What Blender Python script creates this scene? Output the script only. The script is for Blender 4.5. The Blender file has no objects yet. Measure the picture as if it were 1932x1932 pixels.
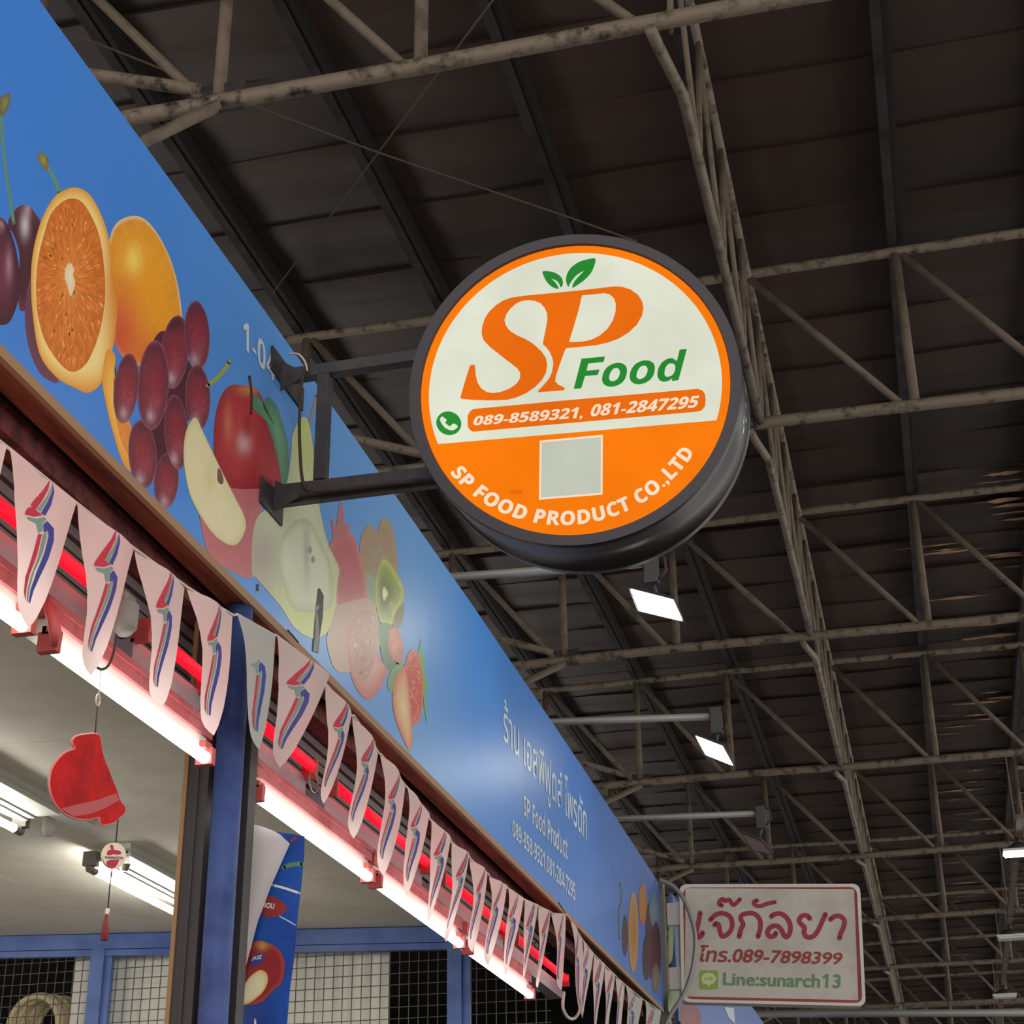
import bpy, bmesh, math, random
from mathutils import Vector, Matrix, noise
from mathutils.geometry import tessellate_polygon

random.seed(7)
SC = bpy.context.scene
COL = SC.collection

# ------------------------------------------------------------------ camera
CAM_POS = Vector((0.0, 0.0, 1.6))
FOCAL_PX = 3154.87
YAW, PITCH, ROLL = [math.radians(a) for a in (-13.547, 25.837, -0.731)]
_f = Vector((math.sin(YAW) * math.cos(PITCH), math.cos(YAW) * math.cos(PITCH), math.sin(PITCH)))
_r = Vector((math.cos(YAW), -math.sin(YAW), 0))
_u = _r.cross(_f)
RIGHT = _r * math.cos(ROLL) + _u * math.sin(ROLL)
UP = -_r * math.sin(ROLL) + _u * math.cos(ROLL)
FWD = _f
cam_data = bpy.data.cameras.new('camera')
cam_data.sensor_width = 36.0
cam_data.lens = 36.0 * FOCAL_PX / 1932.0
cam_data.clip_end = 300
cam = bpy.data.objects.new('camera', cam_data)
M = Matrix((RIGHT, UP, -FWD)).transposed().to_4x4()
M.translation = CAM_POS
cam.matrix_world = M
COL.objects.link(cam)
SC.camera = cam

# ------------------------------------------------------------------ world, exposure
world = bpy.data.worlds.new('world')
SC.world = world
world.use_nodes = True
wbg = world.node_tree.nodes['Background']
wbg.inputs[0].default_value = (1.0, 0.96, 0.90, 1)
wbg.inputs[1].default_value = 1.6
SC.view_settings.view_transform = 'Standard'
SC.view_settings.look = 'None'
SC.view_settings.gamma = 1.0
SC.view_settings.exposure = 0.0
SC.view_settings.use_curve_mapping = False
TUBE_WHITE, TUBE_RED, TUBE_INNER, FLOOD, HIGHBAY = 8.0, 1.7, 46.0, 50.0, 30.0


# ------------------------------------------------------------------ measuring: a point of the photo on a real plane
def ray(x, y):
    return FWD + RIGHT * ((x - 966) / FOCAL_PX) - UP * ((y - 966) / FOCAL_PX)


def onX(p, X):
    d = ray(*p)
    return CAM_POS + d * ((X - CAM_POS.x) / d.x)


def onY(p, Y):
    d = ray(*p)
    return CAM_POS + d * ((Y - CAM_POS.y) / d.y)


def onZ(p, Z):
    d = ray(*p)
    return CAM_POS + d * ((Z - CAM_POS.z) / d.z)


def onP(p, o, n):
    d = ray(*p)
    return CAM_POS + d * ((o - CAM_POS).dot(n) / d.dot(n))


# ------------------------------------------------------------------ colour and materials
def lin(v):
    v /= 255.0
    return v / 12.92 if v <= 0.04045 else ((v + 0.055) / 1.055) ** 2.4


def rgb(r, g, b):
    return (lin(r), lin(g), lin(b), 1.0)


def mix(a, b, t):
    t = max(0.0, min(1.0, t))
    return tuple(a[i] * (1 - t) + b[i] * t for i in range(3)) + (1.0,)


MATS = {}


def mat(name, base, rough=0.6, metal=0.0, spec=0.4, noise_scale=0, dark=None, lo=0.45, hi=0.6, bump=0.0,
        bump_scale=40, stretch=(1, 1, 1), emit=None, emit_s=0.0, coat=0.0, trans=0.0):
    """principled material; with noise_scale it is worn towards the colour `dark`."""
    m = bpy.data.materials.new(name)
    m.use_nodes = True
    nt = m.node_tree
    b = nt.nodes['Principled BSDF']
    b.inputs['Base Color'].default_value = base
    b.inputs['Roughness'].default_value = rough
    b.inputs['Metallic'].default_value = metal
    b.inputs['Specular IOR Level'].default_value = spec
    if coat:
        b.inputs['Coat Weight'].default_value = coat
        b.inputs['Coat Roughness'].default_value = 0.18
    if emit:
        b.inputs['Emission Color'].default_value = emit
        b.inputs['Emission Strength'].default_value = emit_s
    tc = None
    if noise_scale or bump:
        tc = nt.nodes.new('ShaderNodeTexCoord')
        mp = nt.nodes.new('ShaderNodeMapping')
        mp.inputs['Scale'].default_value = stretch
        nt.links.new(tc.outputs['Object'], mp.inputs[0])
    if noise_scale:
        n = nt.nodes.new('ShaderNodeTexNoise')
        n.inputs['Scale'].default_value = noise_scale
        n.inputs['Detail'].default_value = 6
        n.inputs['Roughness'].default_value = 0.65
        nt.links.new(mp.outputs[0], n.inputs['Vector'])
        cr = nt.nodes.new('ShaderNodeValToRGB')
        cr.color_ramp.elements[0].position = lo
        cr.color_ramp.elements[1].position = hi
        cr.color_ramp.elements[0].color = base
        cr.color_ramp.elements[1].color = dark or tuple(c * 0.6 for c in base[:3]) + (1,)
        nt.links.new(n.outputs['Fac'], cr.inputs[0])
        nt.links.new(cr.outputs[0], b.inputs['Base Color'])
    if bump:
        n2 = nt.nodes.new('ShaderNodeTexNoise')
        n2.inputs['Scale'].default_value = bump_scale
        nt.links.new(mp.outputs[0], n2.inputs['Vector'])
        bp = nt.nodes.new('ShaderNodeBump')
        bp.inputs['Strength'].default_value = bump
        bp.inputs['Distance'].default_value = 0.01
        nt.links.new(n2.outputs['Fac'], bp.inputs['Height'])
        nt.links.new(bp.outputs[0], b.inputs['Normal'])
    if trans:
        out = nt.nodes['Material Output']
        tr = nt.nodes.new('ShaderNodeBsdfTranslucent')
        tr.inputs[0].default_value = base
        mx = nt.nodes.new('ShaderNodeMixShader')
        mx.inputs[0].default_value = trans
        nt.links.new(b.outputs[0], mx.inputs[1])
        nt.links.new(tr.outputs[0], mx.inputs[2])
        nt.links.new(mx.outputs[0], out.inputs[0])
    MATS[name] = m
    return m


def print_mat(name, rough=0.3, emit=0.0, coat=0.0, trans=0.0, tint=(1, 1, 1)):
    """flat print: the ink colour is stored per vertex."""
    m = bpy.data.materials.new(name)
    m.use_nodes = True
    nt = m.node_tree
    b = nt.nodes['Principled BSDF']
    a = nt.nodes.new('ShaderNodeVertexColor')
    a.layer_name = 'ink'
    b.inputs['Roughness'].default_value = rough
    b.inputs['Specular IOR Level'].default_value = 0.4
    if coat:
        b.inputs['Coat Weight'].default_value = coat
        b.inputs['Coat Roughness'].default_value = 0.2
    if emit:
        b.inputs['Base Color'].default_value = (0.02, 0.02, 0.02, 1)
        nt.links.new(a.outputs['Color'], b.inputs['Emission Color'])
        b.inputs['Emission Strength'].default_value = emit
    else:
        nt.links.new(a.outputs['Color'], b.inputs['Base Color'])
    MATS[name] = m
    return m


# ------------------------------------------------------------------ objects
def tag(o, label, cat=None, group=None, kind=None):
    if label:
        o['label'] = label
    if cat:
        o['category'] = cat
    if group:
        o['group'] = group
    if kind:
        o['kind'] = kind
    return o


def thing(name, loc, label, cat, group=None, kind=None):
    o = bpy.data.objects.new(name, None)
    o.location = Vector(loc)
    o.empty_display_size = 0.1
    COL.objects.link(o)
    return tag(o, label, cat, group, kind)


def attach(o, parent):
    o.parent = parent
    if parent.parent is None:                      # meshes carry world coordinates; only the Empty at the base is moved
        o.matrix_parent_inverse = Matrix.Translation(-parent.location)


def obj(name, mesh, m=None, parent=None):
    if m is not None:
        for mm in (m if isinstance(m, (list, tuple)) else [m]):
            mesh.materials.append(MATS[mm] if isinstance(mm, str) else mm)
    o = bpy.data.objects.new(name, mesh)
    COL.objects.link(o)
    if parent is not None:
        attach(o, parent)
    return o


class MB:
    def __init__(self):
        self.v, self.f, self.mi, self.ink = [], [], [], []

    def add(self, vs, fs, mi=0, ink=None):
        k = len(self.v)
        self.v += [tuple(p) for p in vs]
        self.f += [tuple(i + k for i in q) for q in fs]
        self.mi += [mi] * len(fs)
        if ink is not None:
            self.ink += list(ink) if isinstance(ink, list) else [ink] * len(vs)
        return self

    def box(self, a, b, mi=0):
        x0, y0, z0 = a
        x1, y1, z1 = b
        vs = [(x0, y0, z0), (x1, y0, z0), (x1, y1, z0), (x0, y1, z0), (x0, y0, z1), (x1, y0, z1), (x1, y1, z1), (x0, y1, z1)]
        return self.add(vs, [(0, 3, 2, 1), (4, 5, 6, 7), (0, 1, 5, 4), (1, 2, 6, 5), (2, 3, 7, 6), (3, 0, 4, 7)], mi)

    def obox(self, c, ax, ay, az, mi=0):
        """oriented box from a centre and three half-axis vectors"""
        c = Vector(c)
        vs = [c + sx * Vector(ax) + sy * Vector(ay) + sz * Vector(az) for sz in (-1, 1) for sx, sy in ((-1, -1), (1, -1), (1, 1), (-1, 1))]
        return self.add(vs, [(0, 3, 2, 1), (4, 5, 6, 7), (0, 1, 5, 4), (1, 2, 6, 5), (2, 3, 7, 6), (3, 0, 4, 7)], mi)

    def beam(self, p, q, w, h, up=(0, 0, 1), mi=0):
        p, q = Vector(p), Vector(q)
        d = (q - p)
        s = d.cross(Vector(up)).normalized()
        t = s.cross(d).normalized()
        return self.obox((p + q) / 2, d / 2, s * w / 2, t * h / 2, mi)

    def tube(self, pts, r, n=10, cap=True, mi=0):
        pts = [Vector(p) for p in pts]
        rs = r if isinstance(r, (list, tuple)) else [r] * len(pts)
        ref = None
        rings = []
        for i, p in enumerate(pts):
            d = (pts[min(i + 1, len(pts) - 1)] - pts[max(i - 1, 0)]).normalized()
            if ref is None:
                ref = d.orthogonal().normalized()
            ref = (ref - d * ref.dot(d)).normalized()
            b = d.cross(ref)
            rings.append([p + (ref * math.cos(2 * math.pi * k / n) + b * math.sin(2 * math.pi * k / n)) * rs[i] for k in range(n)])
        vs = [v for ring in rings for v in ring]
        fs = [(i * n + k, i * n + (k + 1) % n, (i + 1) * n + (k + 1) % n, (i + 1) * n + k) for i in range(len(pts) - 1) for k in range(n)]
        if cap:
            fs += [tuple(range(n - 1, -1, -1)), tuple((len(pts) - 1) * n + k for k in range(n))]
        return self.add(vs, fs, mi)

    def build(self, name, m=None, parent=None, smooth=False):
        me = bpy.data.meshes.new(name)
        me.from_pydata(self.v, [], self.f)
        o = obj(name, me, m, parent)
        for i, p in enumerate(me.polygons):
            p.material_index = self.mi[i]
            p.use_smooth = smooth
        if self.ink:
            at = me.color_attributes.new('ink', 'FLOAT_COLOR', 'POINT')
            for i, c in enumerate(self.ink):
                at.data[i].color = c
        return o


def smooth_closed(pts, n=6):
    out = []
    L = len(pts)
    for i in range(L):
        p0, p1, p2, p3 = [Vector((*pts[(i + k - 1) % L], 0)) for k in range(4)]
        for s in range(n):
            t = s / n
            q = 0.5 * ((2 * p1) + (p2 - p0) * t + (2 * p0 - 5 * p1 + 4 * p2 - p3) * t * t + (3 * p1 - p0 - 3 * p2 + p3) * t ** 3)
            out.append((q.x, q.y))
    return out


def smooth_open(pts, n=6):
    out = []
    L = len(pts)
    P = [Vector(tuple(p) + (0,) * (3 - len(p))) for p in pts]
    for i in range(L - 1):
        p0, p1, p2, p3 = P[max(i - 1, 0)], P[i], P[i + 1], P[min(i + 2, L - 1)]
        for s in range(n):
            t = s / n
            out.append(0.5 * ((2 * p1) + (p2 - p0) * t + (2 * p0 - 5 * p1 + 4 * p2 - p3) * t * t + (3 * p1 - p0 - 3 * p2 + p3) * t ** 3))
    out.append(P[-1])
    return out


def crop(ox, oy, s):
    """coordinates noted in an enlarged view of the photo -> photo coordinates"""
    return lambda pts: [(ox + x * s, oy + y * s) for x, y in pts]


class Face:
    """a flat printed surface: takes photo points to the plane, layer by layer"""

    def __init__(self, o, n, eps=0.0007):
        self.o, self.n, self.eps, self.k = Vector(o), Vector(n).normalized(), eps, 0

    def at(self, p, lift=None):
        q = onP(p, self.o, self.n)
        return q + self.n * (lift if lift is not None else self.eps * self.k)

    def poly(self, name, loops, m, parent, ink=None, keep=False):
        """filled outline (first loop) with holes (other loops), in photo coordinates"""
        if not keep:
            self.k += 1
        mb = MB()
        flat = [p for lp in loops for p in lp]
        tris = tessellate_polygon([[Vector((p[0], p[1], 0)) for p in lp] for lp in loops])
        mb.add([self.at(p) for p in flat], [tuple(t) for t in tris], 0, ink)
        return fix(mb, self.n).build(name, m, parent)

    def stroke(self, name, pts, w, m, parent, ink=None, n=5):
        self.k += 1
        P = [(q.x, q.y) for q in smooth_open(pts, n)]
        mb = ribbon(P, w, lambda p: self.at(p), ink)
        return fix(mb, self.n).build(name, m, parent)

    def blob(self, name, outline, m, parent, ramp, centre=None, spots=(), grain=0.0, spokes=0.0, rings=9, sub=5, gscale=0.15, paint=None):
        """printed picture of a fruit: colour runs from centre to outline along ramp"""
        self.k += 1
        ol = smooth_closed(outline, sub)
        if centre is None:
            centre = (sum(p[0] for p in ol) / len(ol), sum(p[1] for p in ol) / len(ol))
        mb = MB()
        vs, ink = [], []

        def colour(p, t, a):
            for i in range(len(ramp) - 1):
                if t <= ramp[i + 1][0] + 1e-6:
                    c = mix(ramp[i][1], ramp[i + 1][1], (t - ramp[i][0]) / max(1e-6, ramp[i + 1][0] - ramp[i][0]))
                    break
            if paint:
                c = paint(p, t, c)
            for (sx, sy, rx, ry, sc, st) in spots:
                d = ((p[0] - sx) / rx) ** 2 + ((p[1] - sy) / ry) ** 2
                c = mix(c, sc, st * math.exp(-d))
            g = 1.0
            if grain:
                g += grain * noise.noise(Vector((p[0] * gscale, p[1] * gscale, 3.1)))
            if spokes and t > 0.1:
                g += spokes * max(-0.25, noise.noise(Vector((math.cos(a) * 16, math.sin(a) * 16, t * 7.0))))
            return tuple(max(0.0, x * g) for x in c[:3]) + (1.0,)

        n = len(ol)
        vs.append(self.at(centre))
        ink.append(colour(centre, 0, 0))
        for r in range(1, rings + 1):
            t = r / rings
            for i, p in enumerate(ol):
                q = (centre[0] + (p[0] - centre[0]) * t, centre[1] + (p[1] - centre[1]) * t)
                vs.append(self.at(q))
                ink.append(colour(q, t, 2 * math.pi * i / n))
        fs = [(0, 1 + i, 1 + (i + 1) % n) for i in range(n)]
        for r in range(rings - 1):
            a, b = 1 + r * n, 1 + (r + 1) * n
            fs += [(a + i, b + i, b + (i + 1) % n, a + (i + 1) % n) for i in range(n)]
        mb.add(vs, fs, 0, ink)
        return fix(mb, self.n).build(name, m, parent)


    def flecks(self, name, outline, m, parent, count, size, colours, centre=None, seed=1):
        """short printed dashes (pulp, pips) inside an outline, pointing away from a centre"""
        self.k += 1
        rg = random.Random(seed)
        x0, x1 = min(p[0] for p in outline), max(p[0] for p in outline)
        y0, y1 = min(p[1] for p in outline), max(p[1] for p in outline)
        mb = MB()
        done = 0
        while done < count:
            x, y = rg.uniform(x0, x1), rg.uniform(y0, y1)
            inside = False
            for i in range(len(outline)):
                (ax, ay), (bx, by) = outline[i - 1], outline[i]
                if (ay > y) != (by > y) and x < (bx - ax) * (y - ay) / (by - ay) + ax:
                    inside = not inside
            if not inside:
                continue
            done += 1
            dx, dy = (x - centre[0], y - centre[1]) if centre else (0.15, 1.0)
            l = math.hypot(dx, dy) or 1
            dx, dy = dx / l, dy / l
            s = size * rg.uniform(.5, 1.3)
            w = s * rg.uniform(.16, .34)
            q = [(x - dx * s, y - dy * s), (x - dy * w, y + dx * w), (x + dx * s, y + dy * s), (x + dy * w, y - dx * w)]
            mb.add([self.at(p) for p in q], [(0, 1, 2, 3)], 0, rgb(*colours[rg.randrange(len(colours))]))
        return fix(mb, self.n).build(name, m, parent)


def fix(mb, n):
    """turn faces towards n"""
    for i, q in enumerate(mb.f):
        a, b, c = [Vector(mb.v[j]) for j in q[:3]]
        if (b - a).cross(c - a).dot(n) < 0:
            mb.f[i] = tuple(reversed(q))
    return mb


def ribbon(P, w, at, ink=None):
    mb = MB()
    half = w / 2
    L, R = [], []
    for i, p in enumerate(P):
        a, b = P[max(i - 1, 0)], P[min(i + 1, len(P) - 1)]
        dx, dy = b[0] - a[0], b[1] - a[1]
        l = math.hypot(dx, dy) or 1
        nx, ny = -dy / l * half, dx / l * half
        L.append((p[0] + nx, p[1] + ny))
        R.append((p[0] - nx, p[1] - ny))
    k = len(P)
    mb.add([at(p) for p in L + R], [(i, i + 1, k + i + 1, k + i) for i in range(k - 1)], 0, ink)
    for c in (P[0], P[-1]):
        mb.add([at(c)] + [at((c[0] + half * math.cos(2 * math.pi * j / 12), c[1] + half * math.sin(2 * math.pi * j / 12))) for j in range(12)],
               [(0, 1 + j, 1 + (j + 1) % 12) for j in range(12)], 0, ink)
    return mb


def text_mesh(s, bold=0.0, shear=0.0, space=1.0):
    cu = bpy.data.curves.new('lettering', 'FONT')
    cu.body = s
    cu.size = 1.0
    cu.offset = bold
    cu.shear = shear
    cu.space_character = space
    cu.resolution_u = 3
    o = bpy.data.objects.new('lettering', cu)
    COL.objects.link(o)
    dg = bpy.context.evaluated_depsgraph_get()
    me = bpy.data.meshes.new_from_object(o.evaluated_get(dg))
    bpy.data.objects.remove(o)
    bpy.data.curves.remove(cu)
    vs = [(v.co.x, v.co.y) for v in me.vertices]
    fs = [tuple(p.vertices) for p in me.polygons]
    bpy.data.meshes.remove(me)
    return vs, fs


def build_words(name, flat, placed, fs, n, m, parent, ink=None):
    """one part for each word: pieces separated by a word gap become objects of their own"""
    up = list(range(len(flat)))

    def root(i):
        while up[i] != i:
            up[i] = up[up[i]]
            i = up[i]
        return i
    for q in fs:
        for j in q[1:]:
            up[root(j)] = root(q[0])
    isl = {}
    for q in fs:
        isl.setdefault(root(q[0]), []).append(q)
    spans = sorted((min(flat[i][0] for q in Q for i in q), max(flat[i][0] for q in Q for i in q), r) for r, Q in isl.items())
    words, end = [], None
    for a, b, r in spans:
        if end is None or a - end > 0.2:
            words.append([])
            end = b
        words[-1].append(r)
        end = max(end, b)
    for w in words:
        idx, F = {}, []
        for r in w:
            for q in isl[r]:
                F.append(tuple(idx.setdefault(i, len(idx)) for i in q))
        vs = [None] * len(idx)
        for i, k in idx.items():
            vs[k] = placed[i]
        fix(MB().add(vs, F, 0, ink), n).build(name, m, parent)


def fatten(vs, fs, d):
    """heavier strokes: the outline laid down again, shifted a little each way"""
    if not d:
        return vs, fs
    V, F = [], []
    for dx, dy in ((0, 0), (d, 0), (-d, 0), (0, d), (0, -d)):
        k = len(V)
        V += [(x + dx, y + dy) for x, y in vs]
        F += [tuple(i + k for i in q) for q in fs]
    return V, F


def lettering(name, s, face, quad, m, parent, bold=0.0, shear=0.0, ink=None, space=1.0, fat=0.0):
    """quad: bottom-left, bottom-right, top-right, top-left of the word in the photo"""
    face.k += 1
    vs, fs = fatten(*text_mesh(s, bold, shear, space), fat)
    x0, x1 = min(v[0] for v in vs), max(v[0] for v in vs)
    y0, y1 = min(v[1] for v in vs), max(v[1] for v in vs)
    bl, br, tr, tl = [face.at(p) for p in quad]
    out = []
    for x, y in vs:
        a, b = (x - x0) / (x1 - x0), (y - y0) / (y1 - y0)
        out.append(bl * (1 - a) * (1 - b) + br * a * (1 - b) + tr * a * b + tl * (1 - a) * b)
    build_words(name, vs, out, fs, face.n, m, parent, ink)


def heavy(s):
    """the same characters in a heavy sans face"""
    o = ''
    for c in s:
        if c.isdigit():
            o += chr(0x1D7EC + int(c))
        elif 'A' <= c <= 'Z':
            o += chr(0x1D5D4 + ord(c) - 65)
        elif 'a' <= c <= 'z':
            o += chr(0x1D5EE + ord(c) - 97)
        else:
            o += c
    return o


ORD = ['first', 'second', 'third', 'fourth', 'fifth', 'sixth', 'seventh', 'eighth', 'ninth', 'tenth', 'eleventh', 'twelfth', 'thirteenth', 'fourteenth']

# ------------------------------------------------------------------ materials of the place
mat('pipe_paint', rgb(122, 109, 94), rough=0.6, noise_scale=9, dark=rgb(34, 26, 23), lo=0.5, hi=0.68, bump=0.15)
mat('web_paint', rgb(112, 98, 84), rough=0.65, noise_scale=5, dark=rgb(46, 36, 32), lo=0.5, hi=0.78)
mat('purlin_steel', rgb(56, 53, 53), rough=0.7, spec=0.2, noise_scale=4, dark=rgb(40, 38, 38))
mat('wire_steel', rgb(84, 70, 60), rough=0.6)
mat('concrete', rgb(120, 116, 110), rough=0.8, noise_scale=2, dark=rgb(92, 88, 84))
mat('dark_wall', rgb(24, 23, 24), rough=0.9)
mat('near_black', rgb(20, 19, 21), rough=0.7)
mat('lens_off', rgb(128, 108, 104), rough=0.4)
mat('glint_copper', rgb(220, 168, 132), rough=0.42, metal=0.6, bump=0.5, bump_scale=6, stretch=(0.6, 2.5, 1))
mat('board_back', rgb(70, 70, 74), rough=0.7)
mat('timber', rgb(128, 72, 50), rough=0.6, noise_scale=3, dark=rgb(86, 48, 36), stretch=(8, 0.6, 8))
mat('timber_edge', rgb(150, 118, 88), rough=0.7)
mat('maroon_beam', rgb(112, 56, 54), rough=0.75, noise_scale=14, dark=rgb(74, 36, 36), bump=0.3)
mat('slat_metal', rgb(104, 98, 98), rough=0.5, metal=0.3)
mat('lilac_metal', rgb(168, 158, 166), rough=0.4, metal=0.4)
mat('pink_paint', rgb(196, 96, 100), rough=0.5, noise_scale=9, dark=rgb(170, 76, 82))
mat('white_enamel', rgb(222, 222, 214), rough=0.4)
mat('white_glow', rgb(255, 255, 255), emit=(1, 0.98, 0.94, 1), emit_s=TUBE_WHITE)
mat('inner_glow', rgb(255, 255, 255), emit=(1, 0.97, 0.9, 1), emit_s=TUBE_INNER)
mat('red_glow', rgb(255, 20, 40), emit=(1.0, 0.002, 0.014, 1), emit_s=TUBE_RED)
mat('flood_glow', rgb(255, 255, 255), emit=(1, 0.97, 0.86, 1), emit_s=FLOOD)
mat('highbay_glow', rgb(255, 255, 255), emit=(0.93, 0.96, 1, 1), emit_s=HIGHBAY)
mat('holder_red', rgb(186, 78, 74), rough=0.45)
mat('grey_plastic', rgb(126, 120, 112), rough=0.5)
mat('blue_paint', rgb(62, 80, 136), rough=0.6, noise_scale=6, dark=rgb(46, 60, 112))
mat('blue_frame', rgb(92, 118, 182), rough=0.42, noise_scale=4, dark=rgb(76, 102, 166))
mat('dark_steel', rgb(46, 44, 48), rough=0.5, noise_scale=10, dark=rgb(62, 56, 54))
mat('rail_steel', rgb(62, 57, 58), rough=0.5, metal=0.2)
mat('brown_strip', rgb(150, 112, 76), rough=0.6)
mat('ceiling_board', rgb(226, 220, 206), rough=0.8, noise_scale=2.5, dark=rgb(216, 210, 194))
mat('mesh_wire', rgb(84, 80, 74), rough=0.6)
mat('white_sheet', rgb(246, 243, 232), rough=0.6)
mat('rope_fibre', rgb(226, 208, 168), rough=0.9, bump=0.4, bump_scale=120)
mat('pennant_cloth', rgb(226, 204, 200), rough=0.8, trans=0.35)  # white cloth; pink glow of the red tubes is put into its colour
mat('pennant_grey', rgb(188, 186, 180), rough=0.6, trans=0.3)
mat('ink_red', rgb(186, 44, 66), rough=0.8)
mat('ink_green', rgb(112, 146, 134), rough=0.8)
mat('ink_blue', rgb(58, 62, 142), rough=0.8)
mat('cord', rgb(196, 184, 172), rough=0.8)
mat('dark_cord', rgb(60, 50, 46), rough=0.7)
mat('red_foil', rgb(196, 22, 22), rough=0.6, spec=0.1, noise_scale=5, dark=rgb(160, 16, 18), bump=0.8, bump_scale=20)
mat('foil_edge', rgb(214, 130, 128), rough=0.5)
mat('foil_crease', rgb(176, 66, 68), rough=0.5)
mat('tag_card', rgb(232, 214, 192), rough=0.6)
mat('tassel_red', rgb(140, 56, 60), rough=0.8)
mat('black_enamel', rgb(20, 19, 21), rough=0.42, spec=0.3)
mat('sign_rim', rgb(58, 54, 60), rough=0.5)
mat('grey_pipe', rgb(146, 146, 142), rough=0.45, metal=0.2)
mat('flood_body', rgb(62, 62, 64), rough=0.5)
mat('poster_back', rgb(190, 182, 184), rough=0.6)
mat('poster_blue', rgb(24, 78, 168), rough=0.35, noise_scale=3, dark=rgb(18, 58, 142))
mat('sign_white', rgb(192, 186, 177), rough=0.5, noise_scale=3, dark=rgb(180, 173, 164))
mat('sign_frame', rgb(206, 200, 194), rough=0.4)
mat('ink_crimson', rgb(150, 26, 62), rough=0.5)
mat('ink_darkred', rgb(146, 44, 40), rough=0.5)
mat('ink_leafgreen', rgb(92, 136, 92), rough=0.5)
mat('ink_lime', rgb(140, 160, 60), rough=0.5)
mat('ink_pale', rgb(196, 208, 150), rough=0.5)
mat('ink_letter', rgb(196, 208, 218), rough=0.35)
mat('ink_white', rgb(226, 226, 222), rough=0.4)
mat('ink_black', rgb(30, 28, 30), rough=0.5)
mat('shiny_tape', rgb(124, 128, 118), rough=0.5)
print_mat('fruit_print', rough=0.4)

# roof sheets: dull dark foil with rusty patches, each sheet a little different
m = mat('roof_foil', rgb(58, 50, 47), rough=0.5)
nt = m.node_tree
b = nt.nodes['Principled BSDF']
tc = nt.nodes.new('ShaderNodeTexCoord')
n1 = nt.nodes.new('ShaderNodeTexNoise'); n1.inputs['Scale'].default_value = 0.45; n1.inputs['Detail'].default_value = 5
mp = nt.nodes.new('ShaderNodeMapping'); mp.inputs['Scale'].default_value = (0.3, 0.9, 1)
nt.links.new(tc.outputs['Object'], mp.inputs[0]); nt.links.new(mp.outputs[0], n1.inputs['Vector'])
cr = nt.nodes.new('ShaderNodeValToRGB')
cr.color_ramp.elements[0].position = 0.38; cr.color_ramp.elements[0].color = rgb(54, 48, 45)
cr.color_ramp.elements[1].position = 0.68; cr.color_ramp.elements[1].color = rgb(76, 56, 49)
nt.links.new(n1.outputs['Fac'], cr.inputs[0])
oi = nt.nodes.new('ShaderNodeObjectInfo')
mr = nt.nodes.new('ShaderNodeMapRange'); mr.inputs[3].default_value = 0.72; mr.inputs[4].default_value = 1.2
nt.links.new(oi.outputs['Random'], mr.inputs[0])
vm = nt.nodes.new('ShaderNodeVectorMath'); vm.operation = 'SCALE'
nt.links.new(cr.outputs[0], vm.inputs[0]); nt.links.new(mr.outputs[0], vm.inputs['Scale'])
nt.links.new(vm.outputs[0], b.inputs['Base Color'])
n3 = nt.nodes.new('ShaderNodeTexNoise'); n3.inputs['Scale'].default_value = 1.1; n3.inputs['Detail'].default_value = 4
mp3 = nt.nodes.new('ShaderNodeMapping'); mp3.inputs['Scale'].default_value = (0.5, 2.2, 1)
nt.links.new(tc.outputs['Object'], mp3.inputs[0]); nt.links.new(mp3.outputs[0], n3.inputs['Vector'])
bp = nt.nodes.new('ShaderNodeBump'); bp.inputs['Strength'].default_value = 0.35; bp.inputs['Distance'].default_value = 0.06
nt.links.new(n3.outputs['Fac'], bp.inputs['Height']); nt.links.new(bp.outputs[0], b.inputs['Normal'])
b.inputs['Metallic'].default_value = 0.15
b.inputs['Roughness'].default_value = 0.46

# printed blue of the shop banner: runs along the banner
m = mat('banner_blue', rgb(64, 118, 196), rough=0.4)
nt = m.node_tree
b = nt.nodes['Principled BSDF']
tc = nt.nodes.new('ShaderNodeTexCoord')
sx = nt.nodes.new('ShaderNodeSeparateXYZ')
nt.links.new(tc.outputs['Object'], sx.inputs[0])
mr = nt.nodes.new('ShaderNodeMapRange'); mr.inputs[1].default_value = 2.0; mr.inputs[2].default_value = 13.0
nt.links.new(sx.outputs[1], mr.inputs[0])
cr = nt.nodes.new('ShaderNodeValToRGB')
E_ = cr.color_ramp.elements
E_[0].position = 0.0; E_[0].color = rgb(58, 122, 216)
E_[1].position = 1.0; E_[1].color = rgb(74, 108, 176)
for pos, c in ((0.16, rgb(66, 132, 216)), (0.3, rgb(94, 150, 214)), (0.4, rgb(104, 156, 214)), (0.5, rgb(60, 130, 208)), (0.68, rgb(60, 118, 198))):
    e = E_.new(pos); e.color = c
nt.links.new(mr.outputs[0], cr.inputs[0])
nt.links.new(cr.outputs[0], b.inputs['Base Color'])
n2 = nt.nodes.new('ShaderNodeTexNoise'); n2.inputs['Scale'].default_value = 1.3
mp = nt.nodes.new('ShaderNodeMapping'); mp.inputs['Scale'].default_value = (1, 2.2, 0.4)
nt.links.new(tc.outputs['Object'], mp.inputs[0]); nt.links.new(mp.outputs[0], n2.inputs['Vector'])
bp = nt.nodes.new('ShaderNodeBump'); bp.inputs['Strength'].default_value = 0.25; bp.inputs['Distance'].default_value = 0.02
nt.links.new(n2.outputs['Fac'], bp.inputs['Height']); nt.links.new(bp.outputs[0], b.inputs['Normal'])

# ------------------------------------------------------------------ hall: floor, roof
fl = MB().box((-9, -8, -0.1), (10, 66, 0)).build('floor', 'concrete')
tag(fl, 'grey concrete floor of the market hall', 'floor', kind='structure')

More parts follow.
